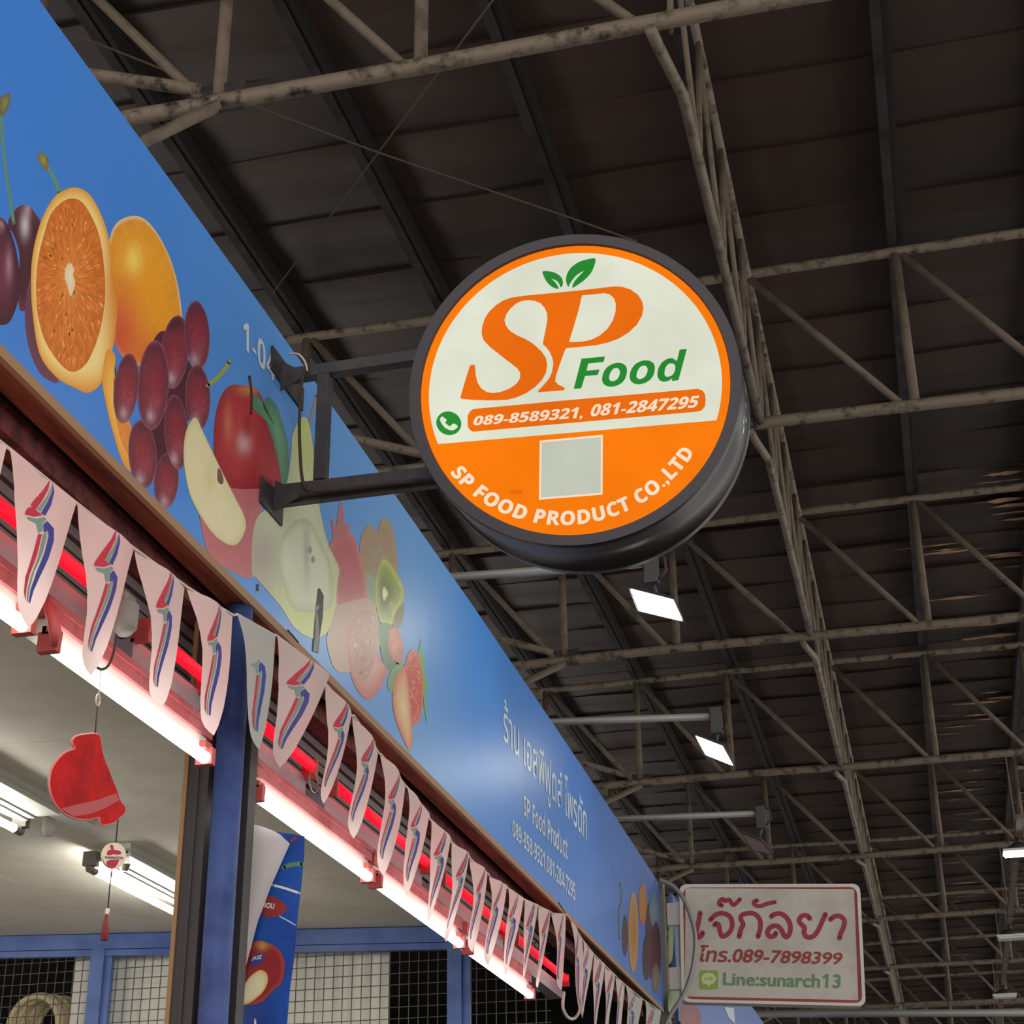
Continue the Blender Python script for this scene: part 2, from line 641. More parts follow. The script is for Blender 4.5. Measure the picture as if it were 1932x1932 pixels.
roof = thing('ceiling', (0, 20, 8.66), 'dark sheet roof of the market hall above the trusses', 'roof', kind='structure')
rng = random.Random(3)
y = 1.4
sheet_meshes = []
for v in range(4):                                  # four slightly different bowed sheets
    mb = MB()
    nx, ny, W = 40, 5, 0.80
    vs = []
    for i in range(nx + 1):
        X = -15.0 + 22.5 * i / nx
        for j in range(ny + 1):
            t = j / ny
            z = 8.668 + 0.022 * t + 0.010 * math.sin(X * 2.7 + v * 1.7) + 0.008 * math.sin(t * 9 + v) + 0.012 * noise.noise(Vector((X * 0.8, t * 2, v * 5.0)))
            vs.append((X, W * t - 0.39, z))
    mb.add(vs, [(i * (ny + 1) + j, (i + 1) * (ny + 1) + j, (i + 1) * (ny + 1) + j + 1, i * (ny + 1) + j + 1) for i in range(nx) for j in range(ny)])
    k = len(mb.v)
    # folded-down lap along the near edge
    mb.add([p for i in range(nx + 1) for p in ((vs[i * (ny + 1)][0], -0.39, vs[i * (ny + 1)][2]), (vs[i * (ny + 1)][0], -0.385, vs[i * (ny + 1)][2] + 0.03))],
           [(2 * i, 2 * i + 1, 2 * i + 3, 2 * i + 2) for i in range(nx)])
    me = bpy.data.meshes.new('roof_sheet')
    me.from_pydata(mb.v, [], mb.f)
    for p in me.polygons:
        p.use_smooth = True
    me.materials.append(MATS['roof_foil'])
    sheet_meshes.append(me)
while y < 62:
    o = bpy.data.objects.new('roof_sheet', sheet_meshes[rng.randrange(4)])
    COL.objects.link(o)
    o.location = (rng.uniform(-0.3, 0.3), y, rng.uniform(-0.006, 0.006))
    o.parent = roof
    o.matrix_parent_inverse = Matrix.Translation((0, -20, -8.66))
    y += 0.745
bk = MB().box((-15.0, 62.6, 0.0), (7.5, 62.8, 8.8)).build('wall_back_blocker', 'dark_wall')  # unseen wall added to stop the grazing sheen on the far roof
tag(bk, 'unseen dark end wall added far down the market hall to cut roof sheen', 'wall', kind='structure')
sw = MB().box((-15.3, -2.0, 0.0), (-15.1, 62.6, 8.8)).build('wall_side_blocker', 'dark_wall')  # unseen wall added on the left to cut reflections in the roof sheets
tag(sw, 'unseen dark side wall added beyond the stalls to cut roof sheen', 'wall', kind='structure')
MB().box((-15.0, 0.9, 8.74), (7.5, 62.5, 8.78)).build('light_block_deck', 'dark_wall', roof)  # opaque sheet added to stop sky light showing between the roof sheets

# ------------------------------------------------------------------ purlins
PUR = [-5.3, -4.16, -3.01, -1.86, -0.80, 0.35, 1.46, 2.6, 3.75, 4.9]
for i, X in enumerate(PUR):
    t = thing('purlin', (X, 30, 8.5), 'dark steel roof purlin running lengthwise, %s counted from the banner side' % ORD[i], 'purlin', 'roof purlins')
    mb = MB()
    mb.box((X - 0.045, 1.4, 8.50), (X - 0.037, 61.8, 8.655))
    mb.box((X - 0.037, 1.4, 8.50), (X + 0.02, 61.8, 8.508))
    mb.box((X - 0.037, 1.4, 8.647), (X + 0.02, 61.8, 8.655))
    mb.build('channel', 'purlin_steel', t)
    MB().box((X + 0.021, 1.4, 8.515), (X + 0.066, 61.8, 8.655)).build('dark_strip', 'near_black', t)  # near-black strip along the right side of each channel

# ------------------------------------------------------------------ transverse trusses
ZB, ZT = 7.2, 8.45
TY = [6.2 + 4.14 * k for k in range(13)]
WEB = [-5.2, -4.1, -3.0, -1.93, -0.76, 0.35, 1.42, 2.5, 3.6, 4.7]
NEAR = ['nearest steel pipe roof truss, above the round sign', 'steel pipe roof truss second from the camera, passing behind the round sign'] + \
       ['steel pipe roof truss, %s counted from the camera' % ORD[k] for k in range(2, 13)]
for k, Y in enumerate(TY):
    t = thing('roof_truss', (-0.7, Y, ZB), NEAR[k], 'roof truss', 'transverse roof trusses')
    sag = 0.012
    MB().tube([(-6.2 + 11.6 * i / 8, Y, ZB + sag * math.sin(i * 1.9 + k)) for i in range(9)], 0.043, 12).build('bottom_chord', 'pipe_paint', t, True)
    MB().tube([(-6.2 + 11.6 * i / 8, Y, ZT + sag * math.sin(i * 1.3 + k)) for i in range(9)], 0.036, 12).build('top_chord', 'pipe_paint', t, True)
    for i, X in enumerate(WEB):
        if i != 4:
            MB().tube([(X, Y, ZB + 0.03), (X, Y, ZT - 0.02)], 0.035, 10).build('vertical_web', 'web_paint', t, True)
        if i + 1 < len(WEB):
            MB().tube([(X + 0.05, Y, ZT - 0.03), (WEB[i + 1] - 0.1, Y, ZB + 0.03)], 0.028, 10).build('diagonal_web', 'web_paint', t, True)
    MB().tube([(-3.1, Y - 0.02, ZB + 0.075), (-6.1, Y - 0.02, ZT - 0.04)], 0.034, 10).build('raking_strut', 'pipe_paint', t, True)
    MB().tube([(-2.98, Y - 0.01, ZB - 0.03), (-6.0, Y - 0.01, ZB - 1.2)], 0.034, 10).build('knee_brace', 'web_paint', t, True)
    MB().box((-3.16, Y - 0.012, ZB - 0.07), (-2.86, Y + 0.012, ZB + 0.1)).build('gusset_plate', 'dark_steel', t)

# ------------------------------------------------------------------ lengthwise truss between them
lt = thing('longitudinal_truss', (-0.7, TY[0], ZB), 'long pipe truss running lengthwise behind the round sign, tying the roof trusses', 'roof truss')
MB().tube([(-0.70, TY[0] - 4, ZT - 0.03), (-0.70, TY[-1] + 2, ZT - 0.03)], 0.027, 10).build('top_chord', 'pipe_paint', lt, True)
for k, Y in enumerate(TY[:-1]):
    Y1 = TY[k + 1]
    MB().tube([(-0.775, Y - 0.05, ZB - 0.075), (-0.76, Y + 0.1, ZB - 0.06), (-0.705, Y + 0.55, ZB - 0.005), (-0.70, Y1 - 0.02, ZB + 0.005)], 0.03, 10).build('bottom_chord', 'pipe_paint', lt, True)
    n = 4
    st = (Y1 - Y) / n
    for j in range(n):
        a = Y + st * j
        MB().tube([(-0.70, a + 0.1, ZB + 0.02), (-0.70, a + st / 2, ZT - 0.05)], 0.017, 8).build('diagonal_web', 'web_paint', lt, True)
        MB().tube([(-0.70, a + st / 2, ZT - 0.05), (-0.70, a + st, ZB + 0.02)], 0.017, 8).build('diagonal_web', 'web_paint', lt, True)

# wires that brace the roof crosswise
w = MB().tube([onZ(p, 8.38) for p in ((60, 30), (105, 50), (300, 128), (470, 195), (700, 283), (1080, 412), (1200, 455))], 0.007, 6).build('bracing_wire', 'wire_steel', None, True)
tag(w, 'thin rusty bracing wire running from the nearest truss down to the round sign', 'wire', 'roof bracing wires')
a, b_ = onZ((1020, -120), 8.42), onZ((500, 572), 8.38)
w = MB().tube([a, b_], 0.006, 6).build('bracing_wire', 'wire_steel', None, True)
tag(w, 'thin rusty bracing wire running down from the top edge to the banner', 'wire', 'roof bracing wires')

# ------------------------------------------------------------------ shop banner
BX = -2.0
A_ = crop(0, 100, 0.25880)
B_ = crop(0, 500, 0.31056)
C_ = crop(400, 650, 0.25880)
D_ = crop(400, 1000, 0.25880)
E_c = crop(850, 1250, 0.35294)
ban = thing('shop_banner', (BX, 7.5, 3.73), 'long blue shop banner printed with fruit and pale lettering, above the pennants', 'banner')
top = [(1.2, 4.765), (3.09, 4.775), (3.76, 4.79), (4.63, 4.805), (5.82, 4.81), (7.37, 4.815), (9.52, 4.79), (11.2, 4.76), (13.08, 4.715)]
mb = MB()
vs = []
for Y, Z in top:
    for X in (BX, BX - 0.03):
        vs += [(X, Y, 3.73), (X, Y, Z)]
fs = []
for i in range(len(top) - 1):
    a, b = 4 * i, 4 * (i + 1)
    fs += [(a, b, b + 1, a + 1), (a + 2, a + 3, b + 3, b + 2), (a + 1, b + 1, b + 3, a + 3), (a, a + 2, b + 2, b)]
fs += [(0, 1, 3, 2), (4 * len(top) - 4, 4 * len(top) - 2, 4 * len(top) - 1, 4 * len(top) - 3)]
mb.add(vs, fs)
mb.build('panel', 'banner_blue', ban)
mb = MB()
for z in (3.80, 4.25, 4.66):
    mb.beam((BX - 0.055, 1.3, z), (BX - 0.055, 13.0, z), 0.04, 0.04)
for k in range(9):
    mb.beam((BX - 0.055, 1.4 + 1.45 * k, 3.74), (BX - 0.055, 1.4 + 1.45 * k, 4.70), 0.04, 0.04, up=(0, 1, 0))
mb.build('back_frame', 'dark_steel', ban)
BF = Face((BX, 5, 4), (1, 0, 0), 0.00003)
FP = 'fruit_print'

plum = [(0, rgb(112, 58, 76)), (0.6, rgb(92, 40, 56)), (1, rgb(64, 34, 48))]
BF.blob('printed_cherry', A_([(150, 1880), (130, 1700), (142, 1480), (100, 1330), (55, 1250), (90, 1170), (150, 1112), (210, 1115), (262, 1175), (300, 1260), (300, 1500), (240, 1800)]), FP, ban,
        [(0, rgb(84, 42, 54)), (0.7, rgb(72, 36, 46)), (1, rgb(104, 50, 62))], spots=[(47, 425, 8, 22, rgb(206, 196, 204), .9), (52, 396, 6, 14, rgb(190, 160, 170), .8)])
BF.blob('printed_cherry', [(-12, 420), (0, 410), (15, 425), (30, 470), (37, 520), (36, 560), (20, 605), (0, 613), (-18, 600), (-30, 520)], FP, ban, plum,
        spots=[(17, 500, 6, 28, rgb(178, 128, 152), .8), (2, 425, 6, 8, rgb(190, 150, 160), .8)])
BF.stroke('printed_stem', A_([(18, 420), (16, 600), (48, 900), (80, 1100), (100, 1240)]), 6, FP, ban, ink=rgb(96, 142, 120))
BF.blob('printed_stem_tip', A_([(0, 330), (40, 300), (75, 300), (70, 370), (30, 450), (0, 440)]), FP, ban, [(0, rgb(130, 150, 80)), (1, rgb(120, 90, 70))])
BF.stroke('printed_stem', A_([(320, 800), (370, 870), (405, 940), (432, 1020)]), 7, FP, ban, ink=rgb(100, 150, 120))
BF.blob('printed_stem_tip', A_([(272, 750), (300, 722), (345, 760), (352, 810), (340, 860), (300, 820)]), FP, ban, [(0, rgb(150, 150, 80)), (1, rgb(120, 110, 60))], grain=.3)
BF.blob('printed_plum', B_([(185, 80), (152, 250), (165, 460), (230, 640), (310, 708), (356, 705), (300, 600), (230, 480), (200, 250)]), FP, ban, [(0, rgb(92, 56, 72)), (1, rgb(108, 64, 84))])
BF.blob('printed_orange', [(207, 449), (220, 421), (246, 408), (272, 413), (298, 442), (321, 488), (336, 540), (344, 600), (346, 650), (310, 690), (262, 690), (225, 665), (205, 600), (200, 500)], FP, ban,
        [(0, rgb(240, 160, 40)), (0.7, rgb(232, 158, 40)), (0.95, rgb(222, 150, 52)), (1, rgb(236, 200, 150))], centre=(270, 540),
        spots=[(225, 630, 40, 90, rgb(206, 76, 56), .9), (252, 490, 16, 26, rgb(246, 222, 110), .85), (315, 480, 30, 60, rgb(232, 168, 50), .5), (290, 670, 40, 40, rgb(214, 84, 52), .7)], grain=.14, gscale=.3, rings=14)
rim = A_([(225, 1650), (240, 1450), (290, 1250), (360, 1100), (430, 1020), (540, 980), (640, 1020), (720, 1140), (780, 1300), (812, 1480), (828, 1700)]) + \
    B_([(712, 250), (690, 480), (625, 700), (540, 775), (460, 750), (340, 680), (240, 540), (198, 300)])
BF.blob('printed_orange_slice', rim, FP, ban, [(0, rgb(240, 216, 150)), (0.86, rgb(244, 222, 150)), (0.94, rgb(238, 186, 72)), (1, rgb(226, 158, 54))], spots=[(215, 560, 22, 110, rgb(218, 130, 46), .8), (150, 735, 60, 24, rgb(222, 140, 50), .7)])
flesh = A_([(262, 1700), (278, 1500), (318, 1330), (368, 1180), (440, 1095), (520, 1060), (600, 1090), (670, 1200), (722, 1330), (752, 1500), (766, 1700)]) + \
    B_([(632, 260), (598, 430), (530, 590), (450, 648), (380, 615), (282, 480), (230, 310)])
BF.blob('printed_orange_flesh', flesh, FP, ban, [(0, rgb(230, 146, 70)), (0.4, rgb(214, 122, 48)), (1, rgb(206, 112, 44))], centre=(132, 524), spokes=.42, grain=.06, gscale=.45, rings=26, sub=14)
BF.flecks('printed_pulp', [(132 + (x - 132) * .94, 532 + (y - 532) * .95) for x, y in flesh], FP, ban, 230, 6, [(240, 168, 96), (236, 156, 78), (226, 140, 62), (196, 98, 32)], (132, 524))
BF.blob('printed_pith', A_([(480, 1560), (510, 1530), (540, 1575), (532, 1620), (548, 1680), (515, 1775), (490, 1700), (470, 1630)]), FP, ban, [(0, rgb(236, 230, 206)), (1, rgb(236, 208, 160))])
BF.blob('printed_orange_slice', B_([(620, 700), (640, 540), (668, 515), (700, 560), (690, 700), (700, 900), (790, 960), (785, 1150), (800, 1255), (745, 1200), (680, 1000), (640, 830)]), FP, ban,
        [(0, rgb(238, 196, 110)), (0.6, rgb(238, 180, 80)), (1, rgb(226, 150, 50))])
BF.blob('printed_orange_flesh', B_([(700, 850), (790, 965), (800, 1060), (790, 1160), (740, 1080), (706, 950)]), FP, ban, [(0, rgb(230, 140, 56)), (1, rgb(222, 140, 66))], grain=.3, gscale=.4)
GR = [(990, 640, 80, 230, 0, 1), (960, 1080, 80, 200, 0, 1), (1100, 760, 80, 200, 0, 1), (1030, 900, 80, 210, 0, 1), (1010, 1310, 68, 165, 4, 0), (865, 1150, 78, 200, -4, 0), (1060, 530, 78, 215, 6, 2), (1196, 425, 70, 200, -3, 0), (1200, 805, 70, 190, -2, 0), (765, 750, 68, 205, 6, 0), (930, 730, 86, 262, 3, 0), (1070, 1015, 66, 220, -4, 0)]
for (gx, gy, rx, ry, rot, dk) in GR:
    rx, ry = rx * 1.1, ry * 1.04
    cr_, sr_ = math.cos(math.radians(rot)), math.sin(math.radians(rot))
    ol = [(gx + rx * math.cos(a) * cr_ - ry * math.sin(a) * sr_, gy + rx * math.cos(a) * sr_ + ry * math.sin(a) * cr_) for a in [2 * math.pi * i / 12 for i in range(12)]]
    hx, hy = B_([(gx - rx * .1, gy + ry * .62)])[0]
    tx, ty = B_([(gx, gy - ry * .8)])[0]
    mx_, my_ = B_([(gx + rx * .1, gy + ry * .05)])[0]
    base = [(0, rgb(136, 52, 66)), (0.6, rgb(122, 48, 64)), (0.9, rgb(104, 46, 64)), (1, rgb(136, 84, 100))] if dk != 1 else [(0, rgb(70, 34, 46)), (1, rgb(80, 40, 56))]
    sp = [(hx - 2, hy + 6, 8, 12, rgb(210, 184, 196), .6), (hx + 6, hy - 20, 12, 20, rgb(168, 96, 112), .5), (tx, ty, 14, 16, rgb(66, 34, 46), .8 if dk else .35), (mx_, my_, 12, 30, rgb(140, 44, 52), .6)]
    BF.blob('printed_grape', B_(ol), FP, ban, base, spots=sp if dk != 1 else (), grain=.35, gscale=.16, rings=10, sub=4)
BF.stroke('printed_twig', B_([(1262, 730), (1330, 675), (1392, 590)]), 8, FP, ban, ink=rgb(150, 158, 84))
# lower half of the apple, lamp glare put into its ink, then the apple itself
red_glare = [(0, rgb(176, 92, 96)), (1, rgb(186, 108, 112))]
BF.blob('printed_apple_base', C_([(-90, 1100), (145, 1030), (350, 1040), (360, 1200), (310, 1340), (294, 1520), (292, 1700), (150, 1660), (0, 1545), (-60, 1420)]), FP, ban, red_glare, grain=.15, gscale=.25)
BF.blob('printed_apple', C_([(10, 760), (14, 600), (36, 460), (80, 350), (140, 296), (230, 298), (310, 312), (365, 390), (400, 520), (450, 700), (490, 850), (508, 980), (510, 1046), (340, 1052), (160, 1050), (70, 1000), (15, 880)]), FP, ban,
        [(0, rgb(184, 66, 68)), (0.7, rgb(170, 46, 54)), (1, rgb(150, 40, 50))], spots=[(460, 836, 12, 18, rgb(206, 170, 172), .9), (470, 735, 22, 10, rgb(206, 140, 80), .8), (430, 800, 8, 34, rgb(206, 130, 90), .6), (466, 800, 8, 26, rgb(150, 30, 36), .8)], grain=.15, gscale=.25, rings=12)
BF.blob('printed_leaf', C_([(290, 440), (300, 380), (330, 370), (368, 420), (376, 460), (390, 388), (430, 400), (480, 470), (520, 600), (548, 700), (560, 860), (545, 1040), (510, 1040), (490, 900), (440, 700), (390, 560), (330, 500)]), FP, ban,
        [(0, rgb(112, 158, 128)), (0.6, rgb(92, 140, 110)), (1, rgb(80, 124, 100))], centre=C_([(470, 620)])[0], grain=.2)
BF.stroke('printed_stem', C_([(272, 235), (285, 350), (283, 505)]), 5, FP, ban, ink=rgb(72, 44, 40))
# pear, with glare haze partly put into its inks
BF.stroke('printed_stem', C_([(758, 370), (735, 480), (690, 650)]), 5, FP, ban, ink=rgb(150, 130, 116))
pear = C_([(575, 800), (585, 660), (640, 545), (690, 540), (722, 660), (740, 820), (755, 1020), (790, 1230), (840, 1440), (900, 1560), (945, 1680)]) + D_([(925, 420), (905, 600), (850, 730), (760, 790), (680, 770), (590, 700), (500, 560), (400, 440), (320, 350)]) + C_([(290, 1660), (292, 1420), (330, 1260), (430, 1170), (530, 1060)])
BF.blob('printed_pear', pear, FP, ban, [(0, rgb(206, 212, 178)), (0.7, rgb(202, 208, 174)), (1, rgb(190, 200, 158))], centre=C_([(640, 1500)])[0],
        spots=[(600, 1165, 90, 60, rgb(196, 206, 120), .8), (492, 1050, 46, 70, rgb(168, 154, 148), .85), (575, 830, 26, 70, rgb(198, 204, 112), .8)], grain=.08, gscale=.2, rings=12)
BF.blob('printed_pear_half', C_([(510, 1400), (600, 1290), (680, 1270), (740, 1330), (800, 1460), (860, 1600), (880, 1780), (840, 1932), (600, 1932), (520, 1760), (480, 1580)]), FP, ban,
        [(0, rgb(216, 218, 196)), (0.8, rgb(208, 212, 184)), (1, rgb(178, 186, 146))], spots=[(578, 1040, 6, 60, rgb(170, 172, 152), .8)])
for sx_, sy_ in ((735, 1570), (712, 1500)):
    q = C_([(sx_ - 18, sy_), (sx_, sy_ - 32), (sx_ + 16, sy_), (sx_, sy_ + 28)])
    BF.blob('printed_seed', q, FP, ban, [(0, rgb(150, 142, 116)), (1, rgb(164, 160, 134))], rings=3)
BF.blob('printed_apple_slice', B_([(1190, 930), (1230, 1010), (1330, 1220), (1420, 1400), (1480, 1520), (1490, 1600), (1450, 1685), (1390, 1700), (1300, 1640), (1220, 1530), (1150, 1390), (1115, 1200), (1120, 1050), (1150, 960)]), FP, ban,
        [(0, rgb(226, 218, 178)), (0.9, rgb(220, 212, 170)), (1, rgb(206, 196, 140))], spots=[(395, 905, 8, 24, rgb(206, 194, 130), .7)], grain=.04)
BF.blob('printed_seed', B_([(1318, 1270), (1326, 1232), (1348, 1270), (1355, 1320), (1338, 1332), (1320, 1310)]), FP, ban, [(0, rgb(124, 92, 84)), (1, rgb(112, 84, 74))], rings=4)
# kiwi, and pomegranate with some of the glare haze in its inks
BF.blob('printed_kiwi', C_([(1080, 1560), (1082, 1420), (1120, 1330), (1165, 1315), (1205, 1365), (1225, 1290), (1260, 1265), (1310, 1330), (1338, 1460), (1350, 1660), (1300, 1700), (1230, 1600), (1190, 1760), (1150, 1880), (1120, 1760)]), FP, ban,
        [(0, rgb(160, 144, 122)), (0.7, rgb(158, 138, 112)), (1, rgb(168, 142, 112))], grain=.15)
BF.blob('printed_leaf', D_([(1100, 340), (1170, 330), (1200, 400), (1200, 560), (1150, 560), (1120, 480)]), FP, ban, [(0, rgb(134, 160, 134)), (1, rgb(150, 160, 140))])
BF.blob('printed_kiwi_underside', D_([(1330, 500), (1395, 540), (1390, 660), (1352, 716), (1312, 690), (1316, 600)]), FP, ban, [(0, rgb(112, 104, 72)), (1, rgb(128, 116, 88))])  # brown part of the printed kiwi below the slice
BF.blob('printed_kiwi_slice', D_([(1240, 205), (1300, 240), (1350, 320), (1397, 420), (1394, 520), (1336, 600), (1312, 690), (1256, 702), (1212, 640), (1190, 480), (1196, 330)]), FP, ban,
        [(0, rgb(232, 230, 180)), (0.14, rgb(226, 224, 170)), (0.22, rgb(96, 108, 66)), (0.42, rgb(122, 134, 78)), (0.75, rgb(150, 164, 86)), (0.92, rgb(178, 188, 100)), (1, rgb(146, 150, 86))], centre=D_([(1252, 465)])[0], spokes=.3, rings=12)
BF.blob('printed_pomegranate', C_([(850, 1470), (890, 1400), (960, 1350), (1020, 1380), (1070, 1500), (1115, 1680), (1128, 1800)]) + D_([(1120, 540), (1010, 565), (915, 560), (912, 400), (925, 290), (890, 200), (860, 140)]), FP, ban,
        [(0, rgb(186, 96, 100)), (0.7, rgb(180, 98, 100)), (1, rgb(196, 126, 122))], grain=.15, gscale=.3)
for q in ([(880, 1420), (865, 1260), (905, 1330), (925, 1160), (945, 1150), (965, 1310), (1010, 1320), (985, 1400), (930, 1440)],):
    BF.poly('printed_crown', [C_(q)], FP, ban, ink=rgb(178, 112, 112))
BF.blob('printed_pomegranate', D_([(905, 560), (1010, 520), (1130, 500), (1190, 560), (1215, 700), (1220, 840), (1150, 1000), (1000, 1035), (900, 1020), (850, 900), (835, 780), (880, 650)]), FP, ban,
        [(0, rgb(178, 138, 124)), (1, rgb(184, 158, 140))], grain=.06)
BF.blob('printed_rind', D_([(985, 780), (1010, 1050), (1075, 1195), (1150, 1238), (1215, 1170), (1270, 1060), (1282, 1000), (1240, 960), (1200, 870), (1150, 700), (1040, 640)]), FP, ban,
        [(0, rgb(206, 166, 152)), (0.6, rgb(202, 142, 132)), (1, rgb(188, 112, 106))])
BF.blob('printed_pomegranate_seeds', D_([(1000, 800), (1030, 640), (1110, 580), (1190, 620), (1215, 780), (1180, 960), (1130, 1080), (1070, 1100), (1020, 970)]), FP, ban,
        [(0, rgb(168, 116, 104)), (1, rgb(176, 138, 124))], grain=.1, rings=6)
BF.flecks('printed_pips', D_([(1020, 800), (1040, 650), (1110, 590), (1180, 630), (1200, 780), (1170, 940), (1120, 1060), (1075, 1080), (1035, 960)]), FP, ban, 60, 4, [(214, 188, 172), (196, 160, 146), (140, 84, 76)], seed=2)
BF.blob('printed_leaf', D_([(1215, 690), (1310, 700), (1292, 800), (1322, 950), (1380, 1000), (1340, 1030), (1270, 1010), (1230, 900)]), FP, ban, [(0, rgb(74, 114, 86)), (1, rgb(88, 126, 100))])
BF.blob('printed_strawberry', D_([(1290, 740), (1330, 705), (1370, 760), (1392, 870), (1380, 960), (1320, 950), (1284, 850)]), FP, ban, [(0, rgb(196, 120, 108)), (1, rgb(190, 108, 96))])
BF.flecks('printed_pips', D_([(1300, 760), (1330, 730), (1360, 780), (1380, 870), (1370, 940), (1330, 930), (1300, 850)]), FP, ban, 26, 3, [(226, 188, 176)], seed=3)
BF.blob('printed_leaf', D_([(1280, 1080), (1330, 1000), (1390, 970), (1395, 1020), (1350, 1090), (1310, 1180), (1285, 1160)]), FP, ban, [(0, rgb(110, 146, 96)), (1, rgb(126, 156, 110))])
for q in ([(1500, 900), (1520, 790), (1530, 900), (1550, 930), (1540, 1020), (1570, 1120), (1555, 1200), (1566, 1420), (1545, 1300), (1535, 1150), (1525, 1000)],):
    BF.poly('printed_calyx', [D_(q)], FP, ban, ink=rgb(104, 170, 92))
BF.blob('printed_strawberry', D_([(1400, 1000), (1430, 900), (1465, 868), (1500, 900), (1530, 1010), (1538, 1150), (1530, 1320), (1490, 1420), (1450, 1400), (1400, 1250), (1385, 1100)]), FP, ban,
        [(0, rgb(200, 92, 72)), (0.7, rgb(190, 78, 60)), (1, rgb(206, 120, 96))])
BF.flecks('printed_pips', D_([(1420, 1000), (1440, 920), (1465, 890), (1490, 920), (1515, 1010), (1520, 1150), (1510, 1300), (1480, 1390), (1450, 1370), (1420, 1230), (1405, 1100)]), FP, ban, 70, 3.2, [(232, 186, 166), (224, 160, 136)], seed=4)
BF.blob('printed_strawberry_half', D_([(1340, 1070), (1392, 1005), (1420, 1060), (1440, 1200), (1455, 1400), (1458, 1540), (1436, 1612), (1390, 1520), (1335, 1380), (1312, 1220)]), FP, ban,
        [(0, rgb(222, 200, 156)), (0.5, rgb(214, 176, 132)), (0.85, rgb(204, 134, 104)), (1, rgb(192, 112, 88))], spokes=.15)
# tear and tape
BF.poly('torn_slit', [D_([(768, 430), (783, 424), (812, 478), (804, 640), (782, 780), (772, 900), (728, 884), (746, 640)])], 'ink_black', ban)
BF.poly('foil_tape', [D_([(752, 560), (776, 540), (778, 572), (760, 590), (772, 640), (778, 760), (768, 890), (736, 884), (752, 740)])], 'shiny_tape', ban)
BF.poly('pen_mark', [D_([(318, 396), (344, 396), (336, 418), (342, 444), (316, 446), (324, 420)])], 'ink_black', ban)
# second set of fruit at the far end
for nm, cx_, cy_, rx, ry, c0, c1 in (('printed_plum', 932, 1460, 15, 110, (86, 52, 72), (74, 46, 66)), ('printed_orange', 1027, 1290, 24, 110, (206, 146, 72), (190, 128, 66)),
                                     ('printed_orange_slice', 976, 1442, 27, 215, (188, 128, 62), (206, 158, 90)), ('printed_grape', 1060, 1400, 18, 110, (96, 52, 70), (78, 44, 62)), ('printed_grape', 1046, 1580, 20, 120, (92, 48, 66), (76, 42, 58)),
                                     ('printed_grape', 1072, 1560, 20, 130, (104, 56, 76), (84, 46, 64)), ('printed_leaf', 1084, 1320, 22, 90, (118, 150, 160), (110, 140, 160)), ('printed_apple', 1098, 1560, 26, 180, (96, 34, 44), (76, 34, 46)), ('printed_apple_slice', 1096, 1690, 20, 80, (140, 122, 110), (126, 108, 98))):
    ol = [(cx_ + rx * math.cos(2 * math.pi * i / 10), cy_ + ry * math.sin(2 * math.pi * i / 10)) for i in range(10)]
    BF.blob(nm, E_c(ol), FP, ban, [(0, rgb(*[v * .84 for v in c0])), (1, rgb(*[v * .84 for v in c1]))], rings=4, sub=4)
BF.stroke('printed_stem', E_c([(905, 1180), (915, 1260), (900, 1340), (903, 1480)]), 3, FP, ban, ink=rgb(74, 110, 96))
lettering('stall_number', heavy('1-04'), BF, B_([(1472, 497), (1668, 720), (1668, 548), (1472, 322)]), 'ink_letter', ban)
lettering('thai_shop_name', 'ร้าน เอสพีฟูดส์ โพรดัก', BF, E_c([(280, 482), (725, 1016), (725, 735), (280, 185)]), 'ink_letter', ban, bold=.007)
lettering('english_shop_name', heavy('SP Food Product'), BF, E_c([(388, 815), (622, 1056), (622, 930), (388, 700)]), 'ink_letter', ban)
lettering('telephone_numbers', heavy('089-858-9321,081-284-7295'), BF, E_c([(328, 940), (664, 1290), (664, 1180), (328, 836)]), 'ink_letter', ban)

# ------------------------------------------------------------------ under the banner: timber edge, beam
fas = thing('banner_edge_board', (BX - 0.04, 7, 3.70), 'reddish brown timber board closing the underside of the banner', 'board')
MB().box((BX - 0.085, 1.3, 3.705), (BX - 0.012, 13.0, 3.729)).build('board', 'timber', fas)
MB().box((BX - 0.012, 1.3, 3.700), (BX + 0.006, 13.0, 3.7295)).build('edge_strip', 'timber_edge', fas)
bm = MB().box((BX - 0.215, 1.3, 3.66), (BX - 0.135, 12.9, 3.74)).build('header_beam', 'maroon_beam')
tag(bm, 'rough maroon beam behind the pennants, under the banner', 'beam')
o = MB().box((BX - 0.36, 1.3, 3.765), (BX - 0.085, 13.0, 3.775)).build('gap_blackout', 'ink_black')  # black sheet added to shut out sky light and darken the gap
tag(o, 'black board added to keep light out of the gap above the maroon beam', 'board')

# ribbed shutter housing behind the lamps
hs = thing('shutter_housing', (BX - 0.25, 6, 3.2), 'dark ribbed metal shutter housing behind the red tubes', 'shutter')
MB().box((BX - 0.30, 1.3, 3.335), (BX - 0.235, 9.75, 3.655)).build('housing', 'slat_metal', hs)
for k in range(9):
    z = 3.325 + 0.042 * k
    MB().box((BX - 0.235, 1.3, z), (BX - 0.222 + 0.006 * (k % 2), 9.75, z + 0.03)).build('slat', 'slat_metal', hs)

